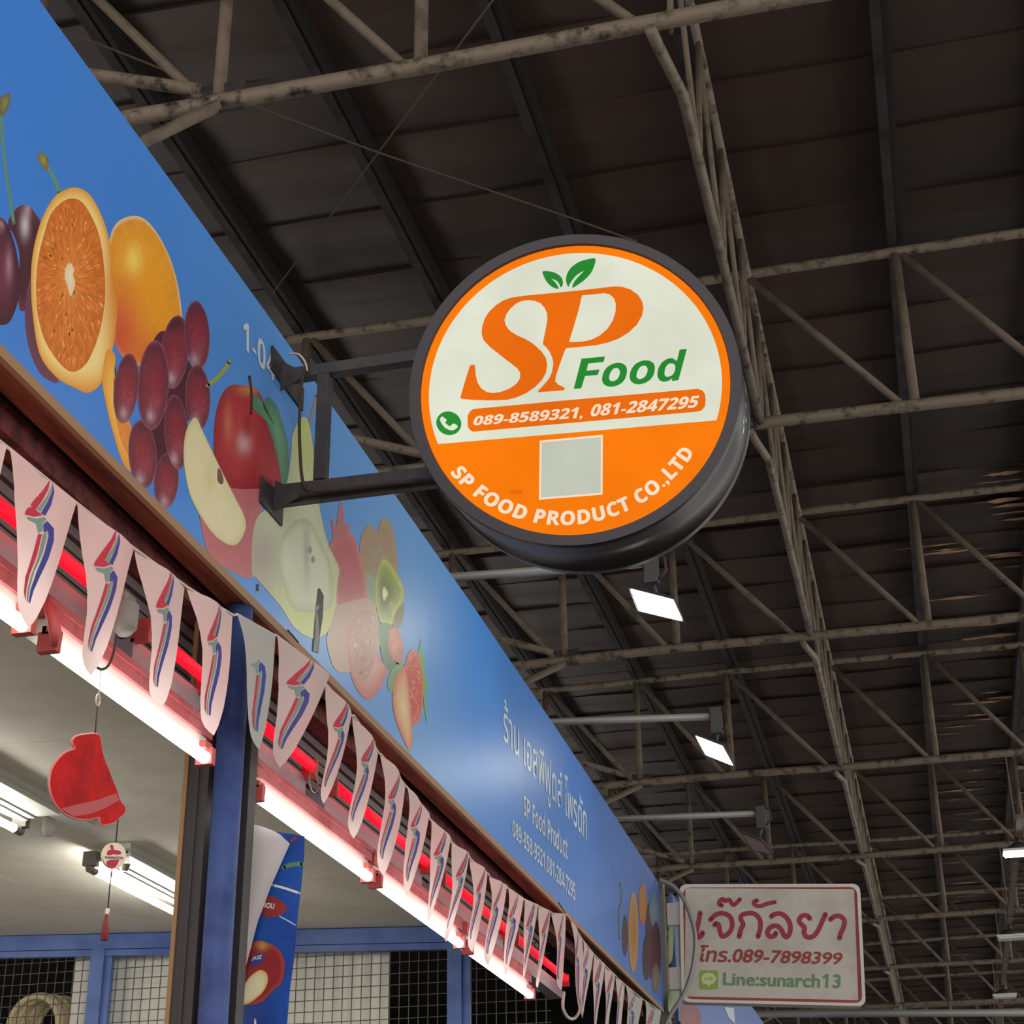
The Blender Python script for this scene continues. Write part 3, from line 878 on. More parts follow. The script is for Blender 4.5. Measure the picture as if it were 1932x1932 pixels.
# ------------------------------------------------------------------ red tubes and white tubes along the opening
TAGR = ['leftmost red tube lamp behind the pennants, at the left picture edge', 'short red tube lamp behind the pennants, just left of the blue post', 'short red tube lamp behind the wide pennant, just right of the blue post', 'red tube lamp behind the pennants, fourth from the left', 'red tube lamp behind the pennants, fifth from the left', 'farthest red tube lamp behind the pennants, near the cable loop']
for k, (y0, y1) in enumerate(((2.75, 3.93), (4.03, 4.50), (4.88, 5.43), (5.63, 6.87), (7.08, 8.30), (8.45, 9.70))):
    t = thing('red_tube_lamp', (BX - 0.1, (y0 + y1) / 2, 3.34), TAGR[k], 'tube lamp', 'red tube lamps')
    MB().box((BX - 0.145, y0, 3.275), (BX - 0.075, y1, 3.352)).build('reflector', 'lilac_metal', t)
    MB().tube([(BX - 0.05, y0 + 0.02, 3.386), (BX - 0.05, y1 - 0.02, 3.386)], 0.019, 12).build('tube', 'red_glow', t, True)
    for s, ye in ((1, y0), (-1, y1)):
        MB().box((BX - 0.085, min(ye, ye + s * 0.02), 3.34), (BX - 0.03, max(ye, ye + s * 0.02), 3.41)).build('end_holder', 'holder_red', t)
TAGW = ['leftmost white tube lamp under the pennants, at the left picture edge', 'white tube lamp above the hanging red foil ornament', 'white tube lamp right of the blue post, above the poster', 'white tube lamp under the pennants, fourth from the left', 'farthest white tube lamp under the pennants, over the wire mesh']
for k, (y0, y1) in enumerate(((2.2, 3.40), (3.50, 4.50), (4.88, 6.05), (6.12, 7.36), (7.48, 8.73))):
    t = thing('white_tube_lamp', (BX - 0.06, (y0 + y1) / 2, 3.15), TAGW[k], 'tube lamp', 'white tube lamps')
    mb = MB().box((BX - 0.12, y0 - 0.02, 3.20), (BX - 0.035, y1 + 0.02, 3.258)).box((BX - 0.1, y0 - 0.02, 3.258), (BX - 0.05, y1 + 0.02, 3.266))
    mb.box((BX - 0.035, y0 - 0.02, 3.235), (BX - 0.03, y1 + 0.02, 3.25))
    mb.build('channel', 'pink_paint', t)
    MB().box((BX - 0.11, y0, 3.163), (BX - 0.045, y1, 3.20)).build('reflector', 'white_enamel', t)
    MB().tube([(BX - 0.035, y0 + 0.025, 3.132), (BX - 0.035, y1 - 0.025, 3.132)], 0.0185, 12).build('tube', 'white_glow', t, True)
    for s, ye in ((1, y0), (-1, y1)):
        mb = MB().box((BX - 0.065, min(ye, ye + s * 0.026), 3.112), (BX - 0.012, max(ye, ye + s * 0.026), 3.164))
        mb.box((BX - 0.055, min(ye, ye + s * 0.05), 3.158), (BX - 0.025, max(ye, ye + s * 0.05), 3.18))
        mb.build('end_holder', 'holder_red', t)
for Y in (3.452,):
    o = MB().tube([(BX - 0.02, Y, 3.215), (BX + 0.0, Y, 3.17), (BX + 0.01, Y, 3.135), (BX - 0.0, Y + 0.02, 3.11)], [0.012, 0.017, 0.016, 0.009], 10).build('cable_clamp', 'holder_red', None, True)
    tag(o, 'red plastic clamp between the two left white tubes', 'clamp')
# starter socket between flags
sk = thing('lamp_socket', (BX - 0.03, 3.98, 3.30), 'grey round lamp socket hanging behind the third pennant', 'socket')
p = onX((236, 1172), BX + 0.02)
MB().tube([p + Vector((-0.02, 0, 0.06)), p + Vector((0, 0, 0.035)), p + Vector((0.0, 0, -0.02)), p + Vector((0.005, 0.0, -0.035))], [0.03, 0.036, 0.034, 0.022], 14).build('body', 'grey_plastic', sk, True)
MB().box(p + Vector((-0.06, -0.03, 0.05)), p + Vector((0.01, 0.03, 0.075))).build('base', 'grey_plastic', sk)
# loose cable loops
p = onX((592, 1475), BX - 0.01)
o = MB().tube([p + Vector((0, 0.045 * math.cos(a), 0.036 * math.sin(a))) for a in [2 * math.pi * i / 20 for i in range(21)]], 0.003, 6).build('cable_loop', 'grey_plastic', None, True)
tag(o, 'small grey cable loop behind the seventh pennant', 'cable')
pts = [onX(q, BX - 0.0) for q in ((1064, 1872), (1062, 1900), (1070, 1918), (1082, 1922), (1092, 1910), (1095, 1890), (1090, 1868))]
o = MB().tube(smooth_open(pts, 5), 0.009, 8).build('cable_loop', 'cord', None, True)
tag(o, 'pale cable loop hanging below the far end of the red tubes', 'cable')

# ------------------------------------------------------------------ bunting
PX = -1.945
bun = thing('pennant_bunting', (PX, 6, 3.6), 'string of white pennants, coloured with the pink glow of the red tubes, with a red green and blue emblem, under the banner', 'bunting')
FL = [((-95, 760), (10, 842), (-70, 1090)), ((14, 845), (141, 948), (52, 1186)), ((144, 950), (253, 1036), (173, 1275)), ((256, 1038), (352, 1108), (305, 1337)), ((355, 1110), (440, 1162), (401, 1388)),
      ((447, 1160), (517, 1199), (488, 1415)), ((520, 1199), (620, 1274), (533, 1448)), ((613, 1288), (664, 1352), (618, 1516)), ((667, 1350), (716, 1423), (671, 1582)),
      ((719, 1424), (765, 1483), (726, 1653)), ((768, 1486), (808, 1535), (770, 1692)), ((811, 1546), (849, 1582), (816, 1740)), ((852, 1590), (886, 1618), (852, 1777)),
      ((888, 1622), (922, 1650), (896, 1796)), ((924, 1656), (956, 1672), (926, 1822)), ((958, 1676), (986, 1695), (958, 1843)), ((988, 1697), (1014, 1708), (995, 1852)),
      ((1016, 1710), (1040, 1722), (1023, 1864)), ((1042, 1724), (1069, 1726), (1063, 1866)), ((1077, 1737), (1098, 1772), (1102, 1920)), ((1099, 1774), (1118, 1798), (1102, 1922)),
      ((1119, 1800), (1141, 1821), (1128, 1955)), ((1142, 1823), (1162, 1842), (1150, 1965)), ((1163, 1844), (1180, 1859), (1170, 1975)), ((1181, 1860), (1212, 1885), (1196, 1985)), ((1216, 1888), (1246, 1908), (1232, 2010))]
# outline of one pennant in its own frame: along the string, down to the tip
OL = [(0, 0), (0.11, 0.2), (0.2, 0.42), (0.235, 0.62), (0.245, 0.79), (0.27, 0.91), (0.36, 0.975), (0.5, 1.0), (0.575, 0.92), (0.66, 0.78), (0.76, 0.55), (0.86, 0.32), (1.0, 0)]
F5 = crop(0, 900, 0.2588)
tl_, tr_, tp_ = (144, 950), (253, 1036), (173, 1275)
e1 = (tr_[0] - tl_[0], tr_[1] - tl_[1])
e2 = (tp_[0] - (tl_[0] + tr_[0]) / 2, tp_[1] - (tl_[1] + tr_[1]) / 2)
det = e1[0] * e2[1] - e1[1] * e2[0]


def own(pts):
    out = []
    for x, y in F5(pts):
        dx, dy = x - tl_[0], y - tl_[1]
        out.append(((dx * e2[1] - dy * e2[0]) / det, (e1[0] * dy - e1[1] * dx) / det))
    return out


EMB = [(0, own([(812, 375), (760, 460), (700, 540), (648, 625), (640, 655), (690, 667), (735, 652), (700, 616), (745, 540), (790, 455)])),
       (1, own([(816, 420), (780, 500), (706, 612), (722, 630), (762, 560), (806, 465)])),
       (2, own([(824, 395), (824, 470), (792, 570), (748, 655), (726, 636), (768, 560), (812, 465)])),
       (1, own([(648, 668), (695, 680), (742, 664), (752, 680), (726, 715), (722, 770), (700, 782), (694, 715), (655, 692)])),
       (2, own([(730, 720), (755, 692), (790, 745), (786, 830), (748, 960), (694, 1100), (664, 1190), (650, 1280), (640, 1268), (646, 1180), (676, 1060), (724, 920), (754, 800), (752, 762), (728, 780)])),
       (1, own([(722, 792), (744, 772), (740, 812), (716, 915), (664, 1060), (640, 1175), (636, 1270), (628, 1260), (630, 1170), (648, 1080), (692, 930)])),
       (0, own([(698, 790), (716, 792), (684, 930), (640, 1080), (624, 1175), (622, 1258), (611, 1200), (618, 1100), (654, 960)]))]
string_pts = []
for k, (a, b, c) in enumerate(FL):
    TL, TR, TP = onX(a, PX), onX(b, PX), onX(c, PX)
    ex = TR - TL
    ey = TP - (TL + TR) / 2
    bulge = 0.012 + 0.01 * ((k * 37) % 5) / 5
    ph = k * 1.3

    def on_flag(s, t, lift=0.0):
        w = bulge * math.sin(math.pi * min(max(s, 0), 1)) * math.sin(t * 2.4 + 0.3 + ph * .1) + 0.006 * math.sin(s * 7 + t * 5 + ph)
        return TL + ex * s + ey * t + Vector((w + lift, 0, 0))

    mb = MB()
    rows = 10
    left = [(0, 0), (0.11, 0.2), (0.2, 0.42), (0.235, 0.62), (0.245, 0.79), (0.27, 0.91), (0.36, 0.975), (0.5, 1.0)]
    right = [(1, 0), (0.86, 0.32), (0.76, 0.55), (0.66, 0.78), (0.575, 0.92), (0.5, 1.0)]

    def edge(tab, t):
        for i in range(len(tab) - 1):
            if t <= tab[i + 1][1] + 1e-9:
                u = (t - tab[i][1]) / max(1e-9, tab[i + 1][1] - tab[i][1])
                return tab[i][0] * (1 - u) + tab[i + 1][0] * u
        return tab[-1][0]
    ts = [0, .06, .12, .2, .3, .42, .54, .66, .78, .86, .92, .96, .985, 1.0]
    cols = 6
    vs = []
    for t in ts:
        l, r = edge(left, t), edge(right, t)
        for j in range(cols + 1):
            vs.append(on_flag(l + (r - l) * j / cols, t))
    mb.add(vs, [(i * (cols + 1) + j, (i + 1) * (cols + 1) + j, (i + 1) * (cols + 1) + j + 1, i * (cols + 1) + j + 1) for i in range(len(ts) - 1) for j in range(cols)])
    pn = mb.build('pennant', 'pennant_grey' if k in (5, 24, 25) else 'pennant_cloth', bun, True)
    mb = MB()
    for mi, lp in EMB:
        if k == 5 and min(q[1] for q in lp) < 0.25:
            continue
        # cut the emblem into thin strips so that it follows the cloth
        dense = []
        for i, q in enumerate(lp):
            nx_ = lp[(i + 1) % len(lp)]
            m_ = max(1, int(abs(nx_[1] - q[1]) / 0.06))
            dense += [(q[0] + (nx_[0] - q[0]) * j / m_, q[1] + (nx_[1] - q[1]) * j / m_) for j in range(m_)]
        tris = tessellate_polygon([[Vector((q[0], q[1], 0)) for q in dense]])
        mb.add([on_flag(q[0], q[1], 0.0012) for q in dense], [tuple(t) for t in tris], mi)
    fix(mb, Vector((1, 0, 0))).build('emblem', ['ink_red', 'ink_green', 'ink_blue'], pn)
    string_pts += [TL, TR]
MB().tube([p + Vector((0, 0, 0.002)) for p in string_pts], 0.004, 6).build('string', 'cord', bun, True)
for q in ((563, 1212), (1069, 1727)):
    p = onX(q, PX)
    MB().tube([p, Vector((BX + 0.006, p.y + 0.02, 3.735))], 0.003, 6).build('tie', 'dark_cord', bun, True)

# ------------------------------------------------------------------ post and door rails
PXC, PYC = -2.046, 4.683
po = thing('steel_post', (PXC, PYC, 0), 'round blue steel post carrying the banner, beside the rolled poster', 'post')
MB().tube([(PXC, PYC, 0.0), (PXC, PYC, 3.70)], 0.045, 20).build('shaft', 'blue_paint', po, True)
MB().box((PXC - 0.046, PYC - 0.046, 0), (PXC + 0.046, PYC + 0.046, 0.012)).build('foot_plate', 'dark_steel', po)
rl = thing('door_rail', (PXC - 0.087, PYC, 0), 'dark steel door rail with a brown edge, left of the blue post', 'rail', 'door rails')
x0 = PXC - 0.121
mb = MB().box((x0, PYC - 0.03, 0), (x0 + 0.068, PYC - 0.024, 3.655)).box((x0, PYC - 0.024, 0), (x0 + 0.006, PYC + 0.04, 3.655)).box((x0 + 0.062, PYC - 0.024, 0), (x0 + 0.068, PYC + 0.04, 3.655))
mb.box((x0 + 0.028, PYC - 0.037, 0), (x0 + 0.038, PYC - 0.03, 3.655))
mb.build('channel', 'rail_steel', rl)
MB().box((x0 - 0.014, PYC - 0.036, 0), (x0 - 0.001, PYC + 0.02, 3.655)).build('edge_strip', 'brown_strip', rl)
rl2 = thing('door_rail', (PXC + 0.02, PYC + 0.12, 0), 'dark steel door rail to the right of the blue post', 'rail', 'door rails')
MB().box((PXC - 0.002, PYC + 0.10, 0.0), (PXC + 0.028, PYC + 0.16, 3.655)).build('channel', 'rail_steel', rl2)

# ------------------------------------------------------------------ hanging ornament: hook, foil half apple, tag, tassel
HX = -2.0
orn = thing('hanging_ornament', onX((150, 1550), HX), 'red foil half apple ornament with a round tag and tassel, hanging on a wire hook', 'ornament')


def hx(q, dx=0.0):
    return onX(q, HX) + Vector((dx, 0, 0))


MB().tube(smooth_open([hx(q) for q in ((222, 1163), (219, 1200), (214, 1232), (204, 1256), (192, 1263), (183, 1259))], 5), 0.0035, 8).build('wire_hook', 'dark_cord', orn, True)
MB().tube([hx((190, 1262)), hx((188, 1300)), hx((186, 1316))], 0.0016, 6).build('thread', 'cord', orn, True)
c0 = hx((185, 1321))
MB().tube([c0 + Vector((0, 0.010 * math.cos(a), 0.016 * math.sin(a))) for a in [2 * math.pi * i / 14 for i in range(15)]], 0.0025, 6).build('ring', 'cord', orn, True)
MB().tube([hx((184, 1327)), hx((179, 1394))], 0.002, 6).build('thread', 'dark_cord', orn, True)
G6 = crop(0, 1300, 0.32723)
apple = smooth_closed(G6([(420, 325), (415, 295), (450, 270), (540, 260), (570, 280), (585, 370), (625, 480), (665, 580), (690, 650), (714, 680), (710, 715), (688, 735), (650, 768), (590, 782), (573, 765), (565, 738), (500, 750), (420, 740), (350, 700), (305, 640), (283, 560), (290, 480), (320, 420), (370, 370), (428, 345)]), 4)
n = len(apple)
mb = MB()
tris = [tuple(t) for t in tessellate_polygon([[Vector((p[0], p[1], 0)) for p in apple]])]
mb.add([hx(p, 0.004) for p in apple], tris)
mb.add([hx(p, -0.004) for p in apple], tris)
mb.add([hx(p, 0.004) for p in apple] + [hx(p, -0.004) for p in apple], [(i, (i + 1) % n, n + (i + 1) % n, n + i) for i in range(n)])
mb.build('foil_apple', 'red_foil', orn)
HF = Face((HX + 0.005, 4, 3), (1, 0, 0), 0.0003)
HF.poly('crease_band', [G6([(350, 690), (430, 668), (560, 640), (670, 600), (690, 640), (600, 690), (520, 720), (420, 735)])], 'foil_crease', orn)
MB().tube([hx(p, 0.0) for p in apple + apple[:1]], 0.0038, 6).build('piping', 'foil_edge', orn, True)
MB().tube([hx(q) for q in G6([(682, 735), (668, 885)])], 0.002, 6).build('thread', 'dark_cord', orn, True)
tagc = G6([(655, 962)])[0]
mb = MB()
ov = [(tagc[0] + 21.5 * math.cos(a) + 3 * math.sin(a), tagc[1] + 24.5 * math.sin(a) - 4 * math.cos(a)) for a in [2 * math.pi * i / 28 for i in range(28)]]
mb.add([hx(p, 0.003) for p in ov] + [hx(p, -0.003) for p in ov], [tuple(range(28)), tuple(range(55, 27, -1))] + [(i, (i + 1) % 28, 28 + (i + 1) % 28, 28 + i) for i in range(28)])
tg = mb.build('tag', 'tag_card', orn)
TF = Face((HX + 0.0034, 4, 3), (1, 0, 0), 0.0004)
H2 = crop(160, 1560, 0.10352)
TF.poly('apple_print', [smooth_closed(H2([(400, 490), (430, 430), (500, 415), (570, 425), (640, 440), (662, 490), (600, 510), (520, 500), (440, 520)]), 3)], 'ink_red', tg)
TF.poly('apple_print', [smooth_closed(H2([(400, 630), (480, 600), (560, 600), (620, 600), (590, 680), (540, 745), (470, 745), (415, 720)]), 3)], 'ink_red', tg)
TF.poly('apple_print', [smooth_closed(H2([(460, 340), (500, 330), (520, 390), (505, 420), (480, 400)]), 3)], 'ink_red', tg)
lettering('tag_lettering', 'WASHINGTON', TF, H2([(355, 580), (690, 590), (690, 545), (355, 535)]), 'ink_black', tg, bold=.03)
MB().tube([hx(q) for q in G6([(646, 1038), (632, 1150), (622, 1270)])], 0.0018, 6).build('thread', 'dark_cord', orn, True)
MB().tube([hx(q) for q in G6([(622, 1268), (618, 1290), (614, 1300)])], [0.006, 0.005, 0.006], 8).build('bead', 'tag_card', orn, True)
mb = MB()
for j in range(9):
    a = 2 * math.pi * j / 9
    p0, p1 = [hx(q) for q in G6([(614, 1298), (602, 1450)])]
    mb.tube([p0, p0.lerp(p1, .5) + Vector((0.006 * math.cos(a), 0.006 * math.sin(a), 0)), p1 + Vector((0.007 * math.cos(a), 0.007 * math.sin(a), 0))], 0.0028, 5)
mb.build('tassel', 'tassel_red', orn, True)

# ------------------------------------------------------------------ poster with a curled corner
PYL = 5.02
pos = thing('poster', onY((490, 1932), PYL + .05), 'blue fruit poster with a curled white corner, hanging right of the blue post', 'poster')
PF = Face((0, PYL, 0), (0, -1, 0), 0.0002)
P7 = crop(420, 1560, 0.19247)
sheet = P7([(230, 5), (470, 40), (805, 90), (800, 300), (770, 600), (735, 900), (700, 1300), (660, 1600), (630, 1960), (560, 2900), (-70, 2900), (10, 1932), (130, 700)])
mb = MB()
tr = tessellate_polygon([[Vector((p[0], p[1], 0)) for p in sheet]])
mb.add([PF.at(p, 0) for p in sheet], [tuple(t) for t in tr])
fix(mb, PF.n)
mb.build('sheet', 'poster_blue', pos)
cutR = [(660, 165), (480, 570), (345, 930), (220, 1400), (135, 1800), (95, 2000), (-20, 2900)]
PF.stroke('printed_band', P7([(600, 400), (680, 370), (780, 365)]), 8, 'ink_leafgreen', pos)
PF.stroke('printed_band', P7([(655, 150), (735, 95)]), 4, 'ink_darkred', pos)
PF.stroke('printed_band', P7([(495, 572), (620, 605), (752, 650)]), 4.5, 'ink_white', pos)
PF.poly('printed_oval', [smooth_closed(P7([(400, 700), (480, 680), (570, 720), (630, 800), (580, 860), (470, 888), (390, 860), (340, 780)]), 4)], 'ink_darkred', pos)
lettering('poster_word', 'SOU', PF, P7([(402, 790), (508, 810), (512, 752), (408, 740)]), 'ink_white', pos, bold=.03, shear=.1)
PF.stroke('printed_small_print', P7([(560, 878), (640, 920), (715, 965)]), 2.2, 'ink_letter', pos)
PF.blob('printed_apple', P7([(300, 1140), (380, 1120), (450, 1140), (540, 1190), (600, 1290), (608, 1400), (570, 1540), (500, 1600), (380, 1720), (240, 1745), (150, 1735), (120, 1500), (200, 1300)]), FP, pos,
        [(0, rgb(150, 34, 34)), (0.8, rgb(140, 30, 34)), (1, rgb(168, 60, 50))], spots=[P7([(390, 1165)])[0] + (10, 8, rgb(206, 160, 80), .8)])
PF.blob('printed_apple_slice', P7([(350, 1410), (400, 1410), (440, 1450), (440, 1540), (380, 1640), (250, 1735), (150, 1735), (190, 1600), (260, 1480)]), FP, pos,
        [(0, rgb(232, 222, 190)), (0.75, rgb(226, 214, 176)), (1, rgb(214, 170, 70))], centre=P7([(270, 1600)])[0])
PF.poly('printed_sticker', [smooth_closed(P7([(280, 1300), (330, 1250), (390, 1250), (412, 1290), (370, 1340), (310, 1365), (270, 1340)]), 4)], 'ink_blue', pos)
lettering('sticker_word', 'JAZZ', PF, P7([(285, 1318), (385, 1305), (392, 1258), (292, 1275)]), 'ink_white', pos, bold=.03, shear=.2)
PF.stroke('printed_letter', P7([(322, 1890), (322, 1960)]), 4, 'ink_white', pos)
# the white back of the curled sheet bulges out in front
Lf = [(190, -20), (160, 200), (130, 560), (90, 1000), (50, 1400), (20, 1800), (0, 2000), (-70, 2900)]
mb = MB()
rowsn = len(Lf)
cutR2 = [(560, 72), (660, 165), (480, 570), (345, 930), (220, 1400), (135, 1800), (95, 2000), (-20, 2900)]
topc = [(190, -20), (280, -30), (400, 0), (500, 40), (560, 72)]
cols = 8
grid = []
lefts = [(190, -20), (182, 60), (130, 560), (90, 1000), (50, 1400), (20, 1800), (0, 2000), (-70, 2900)]
for i in range(8):
    a, b = lefts[i], cutR2[i]
    row = []
    for j in range(cols + 1):
        t = j / cols
        if i == 0:
            seg = t * 4
            k0 = min(3, int(seg))
            u = seg - k0
            q = (topc[k0][0] * (1 - u) + topc[k0 + 1][0] * u, topc[k0][1] * (1 - u) + topc[k0 + 1][1] * u)
        else:
            q = (a[0] * (1 - t) + b[0] * t, a[1] * (1 - t) + b[1] * t)
        wpx = abs(b[0] - a[0]) * 0.19247 * 0.0017
        depth = 0.012 + 0.28 * wpx * math.sin(math.pi * t) ** 0.8
        row.append(onY(P7([q])[0], PYL - depth))
    grid.append(row)
vs = [p for r in grid for p in r]
mb.add(vs, [(i * (cols + 1) + j, (i + 1) * (cols + 1) + j, (i + 1) * (cols + 1) + j + 1, i * (cols + 1) + j + 1) for i in range(7) for j in range(cols)])
fix(mb, Vector((0, -1, 0)))
mb.build('curled_corner', 'poster_back', pos, True)['label'] = 'white back of the curled sheet'

# ------------------------------------------------------------------ stall interior
def zc(X):
    return 3.58 - 0.04 * X


st = thing('ceiling', (-4.5, 6, zc(-4.5)), 'pale board ceiling inside the stall', 'ceiling', kind='structure')
ys = [5.8 + 1.226 * k for k in range(-5, 4)]
for k in range(len(ys) - 1):
    for (xa, xb) in ((-4.735, -2.305), (-7.2, -4.74)):
        a, b = ys[k] + 0.002, ys[k + 1] - 0.002
        mb = MB()
        vs = [(xa, a, zc(xa)), (xb, a, zc(xb)), (xb, b, zc(xb)), (xa, b, zc(xa))]
        vs += [(p[0], p[1], p[2] + 0.012) for p in vs]
        mb.add(vs, [(0, 3, 2, 1), (4, 5, 6, 7), (0, 1, 5, 4), (1, 2, 6, 5), (2, 3, 7, 6), (3, 0, 4, 7)])
        mb.build('ceiling_panel', 'ceiling_board', st)
mb = MB()
for k in range(len(ys)):
    mb.beam((-7.2, ys[k], zc(-7.2) + 0.03), (-2.3, ys[k], zc(-2.3) + 0.03), 0.05, 0.036)
mb.build('ceiling_batten', 'dark_steel', st)
MB().box((-7.2, 9.56, 3.778), (-2.31, 13.0, 3.798)).build('shade_board', 'dark_wall', st)  # near-black sheet stands for the shade beyond the partition
w = MB().box((-7.3, -0.4, 0), (-7.2, 13.2, 3.95)).build('wall_left', 'white_enamel')
tag(w, 'pale inner side wall of the stall', 'wall', kind='structure')
w = MB().box((-7.2, 13.0, 0), (-2.1, 13.1, 3.95)).build('wall_far', 'dark_wall')
tag(w, 'dark wall closing the neighbouring stall', 'wall', kind='structure')

# mesh partition
YP = 9.5
pt = thing('mesh_partition', (-4.5, YP, 0), 'blue framed wire mesh partition at the back of the stall', 'partition')
MB().beam((-7.1, YP, zc(-7.1) - 0.05), (-2.36, YP, zc(-2.36) - 0.05), 0.06, 0.09).build('top_rail', 'blue_frame', pt)
MB().beam((-7.1, YP - 0.005, zc(-7.1) - 0.118), (-2.36, YP - 0.005, zc(-2.36) - 0.118), 0.045, 0.038).build('inner_rail', 'blue_frame', pt)
for (xa, xb) in ((-4.965, -4.875), (-2.70, -2.615), (-7.1, -7.02)):
    xm = (xa + xb) / 2
    MB().box((xa, YP - 0.035, 0), (xb, YP + 0.03, zc(xm) - 0.095)).build('stile', 'blue_frame', pt)
    MB().box((xb, YP - 0.015, 0), (xb + 0.045, YP + 0.02, zc(xm) - 0.137)).build('stile_bead', 'blue_frame', pt)
MB().box((-7.1, YP - 0.03, 0.0), (-2.4, YP + 0.03, 0.1)).build('bottom_rail', 'blue_frame', pt)
mb = MB()
X = -7.0
while X < -2.1:
    if X < -2.4 or True:
        mb.tube([(X, YP, 0.1), (X, YP, zc(X) - 0.1)], 0.0032, 4, cap=False)
    X += 0.058
z = 1.9
while z < 3.75:
    mb.tube([(-7.0, YP + 0.006, z), (-2.1, YP + 0.006, z - 0.0)], 0.0032, 4, cap=False)
    z += 0.064
mb.build('wire_mesh', 'mesh_wire', pt)
# white corrugated sheets behind the mesh
xa = onY((134, 1900), YP + .12).x
xb = onY((733, 1850), YP + .12).x
mb = MB()
n = 150
vs = []
for i in range(n + 1):
    X = xa + (xb - xa) * i / n
    yy = YP + 0.12 + 0.008 * math.sin(i * 0.85)
    vs += [(X, yy, 1.2), (X, yy, zc(X) - 0.03)]
mb.add(vs, [(2 * i, 2 * i + 2, 2 * i + 3, 2 * i + 1) for i in range(n)])
o = mb.build('corrugated_sheet', 'white_sheet', None, True)
tag(o, 'white corrugated sheet standing behind the wire mesh', 'sheet')
# coil of rope
rc = thing('rope_coil', onY((80, 1932), YP + .3), 'coil of straw coloured rope lying behind the wire mesh at the lower left', 'rope')
base = onY((92, 1930), YP + .30)
for j in range(9):
    mb = MB()
    pts = []
    for i in range(14):
        a = math.pi * (i / 13) * 1.15 - 0.25
        pts.append(base + Vector((0.17 * math.cos(a) - 0.0 + 0.012 * j - 0.05, -0.10 + 0.022 * j, 0.19 * math.sin(a) - 0.04 + 0.010 * math.sin(j * 2))))
    mb.tube(pts, 0.019, 8)
    mb.build('rope_turn', 'rope_fibre', rc, True)
for j in range(3):
    MB().tube(smooth_open([base + Vector((-0.12, -0.1 + .03 * j, -0.02 + .02 * j)), base + Vector((-0.28, -0.05, -0.05 - .02 * j)), base + Vector((-0.45, 0, -0.03 - .04 * j)), base + Vector((-0.6, 0, 0.02 - .03 * j))], 4), 0.015, 8).build('rope_end', 'rope_fibre', rc, True)
o = MB().box((-6.4, YP + 0.16, base.z - 0.19), (-4.9, YP + 0.75, base.z - 0.135)).box((-6.3, YP + .2, 0), (-6.25, YP + .25, base.z - .19)).box((-5.0, YP + .2, 0), (-4.95, YP + .25, base.z - .19)).build('storage_shelf', 'dark_steel')
tag(o, 'dark shelf behind the wire mesh carrying the rope', 'shelf')

# inner lamps; the last three are unseen, added to brighten the stall
for k, (yy0, yy1, xx, lab) in enumerate(((7.44, 8.66, -3.94, 'white tube lamp on the stall ceiling, behind the hanging round tag'), (5.47, 6.67, -3.92, 'white tube lamp on the stall ceiling at the left picture edge'), (5.3, 6.5, -6.1, 'unseen fill tube lamp added deep inside the stall'), (7.5, 8.7, -6.1, 'unseen fill tube lamp added in the back corner of the stall'), (3.1, 4.3, -3.9, 'unseen fill tube lamp added over the front of the stall'))):
    zt = zc(xx)
    t = thing('ceiling_tube_lamp', (xx, (yy0 + yy1) / 2, zt), lab, 'tube lamp', 'ceiling tube lamps')
    MB().box((xx + 0.10, yy0 - 0.05, zt - 0.035), (xx + 0.22, yy1 + 0.3, zt - 0.003)).build('ceiling_rail', 'white_enamel', t)
    mb = MB()
    for j in range(5):
        mb.box((xx + 0.015 + 0.035 * j, yy0, zt - 0.075 + 0.008 * j), (xx + 0.045 + 0.035 * j, yy1, zt - 0.055 + 0.008 * j))
    mb.box((xx - 0.03, yy0, zt - 0.06), (xx + 0.2, yy1, zt - 0.035))
    mb.build('reflector', 'white_enamel', t)
    MB().tube([(xx, yy0 + 0.03, zt - 0.115), (xx, yy1 - 0.03, zt - 0.115)], 0.017, 12).build('tube', 'inner_glow', t, True)
    for s, ye in ((1, yy0), (-1, yy1)):
        mb = MB().box((xx - 0.035, min(ye, ye - s * 0.04), zt - 0.10), (xx + 0.035, max(ye, ye - s * 0.04), zt - 0.03))
        mb.tube([(xx, ye - s * 0.03, zt - 0.115), (xx, ye + s * 0.035, zt - 0.115)], 0.02, 10)
        mb.build('end_holder', 'grey_plastic', t)
    p = onZ((91, 1565), zt - .06) if k == 1 else onZ((235, 1632), zt - .06) if k == 0 else Vector((xx + 0.16, yy1 + 0.1, zt - 0.06))
    MB().tube([p + Vector((0, 0, 0.06)), p + Vector((0, 0, 0.0)), p + Vector((0, 0, -0.03))], [0.03, 0.03, 0.018], 12).build('starter', 'grey_plastic' if k == 0 else 'white_enamel', t, True)

# ------------------------------------------------------------------ round light box sign
SY, SP_ = math.radians(4.8708), math.radians(7.6145)
SCN = Vector((-0.9105, 4.66, 4.35))
SU = Vector((math.cos(SY), math.sin(SY), 0))
SV = Vector((math.sin(SY) * math.sin(SP_), -math.cos(SY) * math.sin(SP_), math.cos(SP_)))
SN = SU.cross(SV)
AX = (-SN + Vector((0.055, 0, 0.0))).normalized()
R0, R1, DEP = 0.512, 0.546, 0.32
sg = thing('round_sign', SCN - SV * R1 + AX * DEP / 2, 'round illuminated orange and white shop sign with a black drum, on two arms', 'sign')
NS = 96


def circ(r, d, k, n=NS):
    a = 2 * math.pi * k / n
    return SCN + (SU * math.cos(a) + SV * math.sin(a)) * r + AX * d


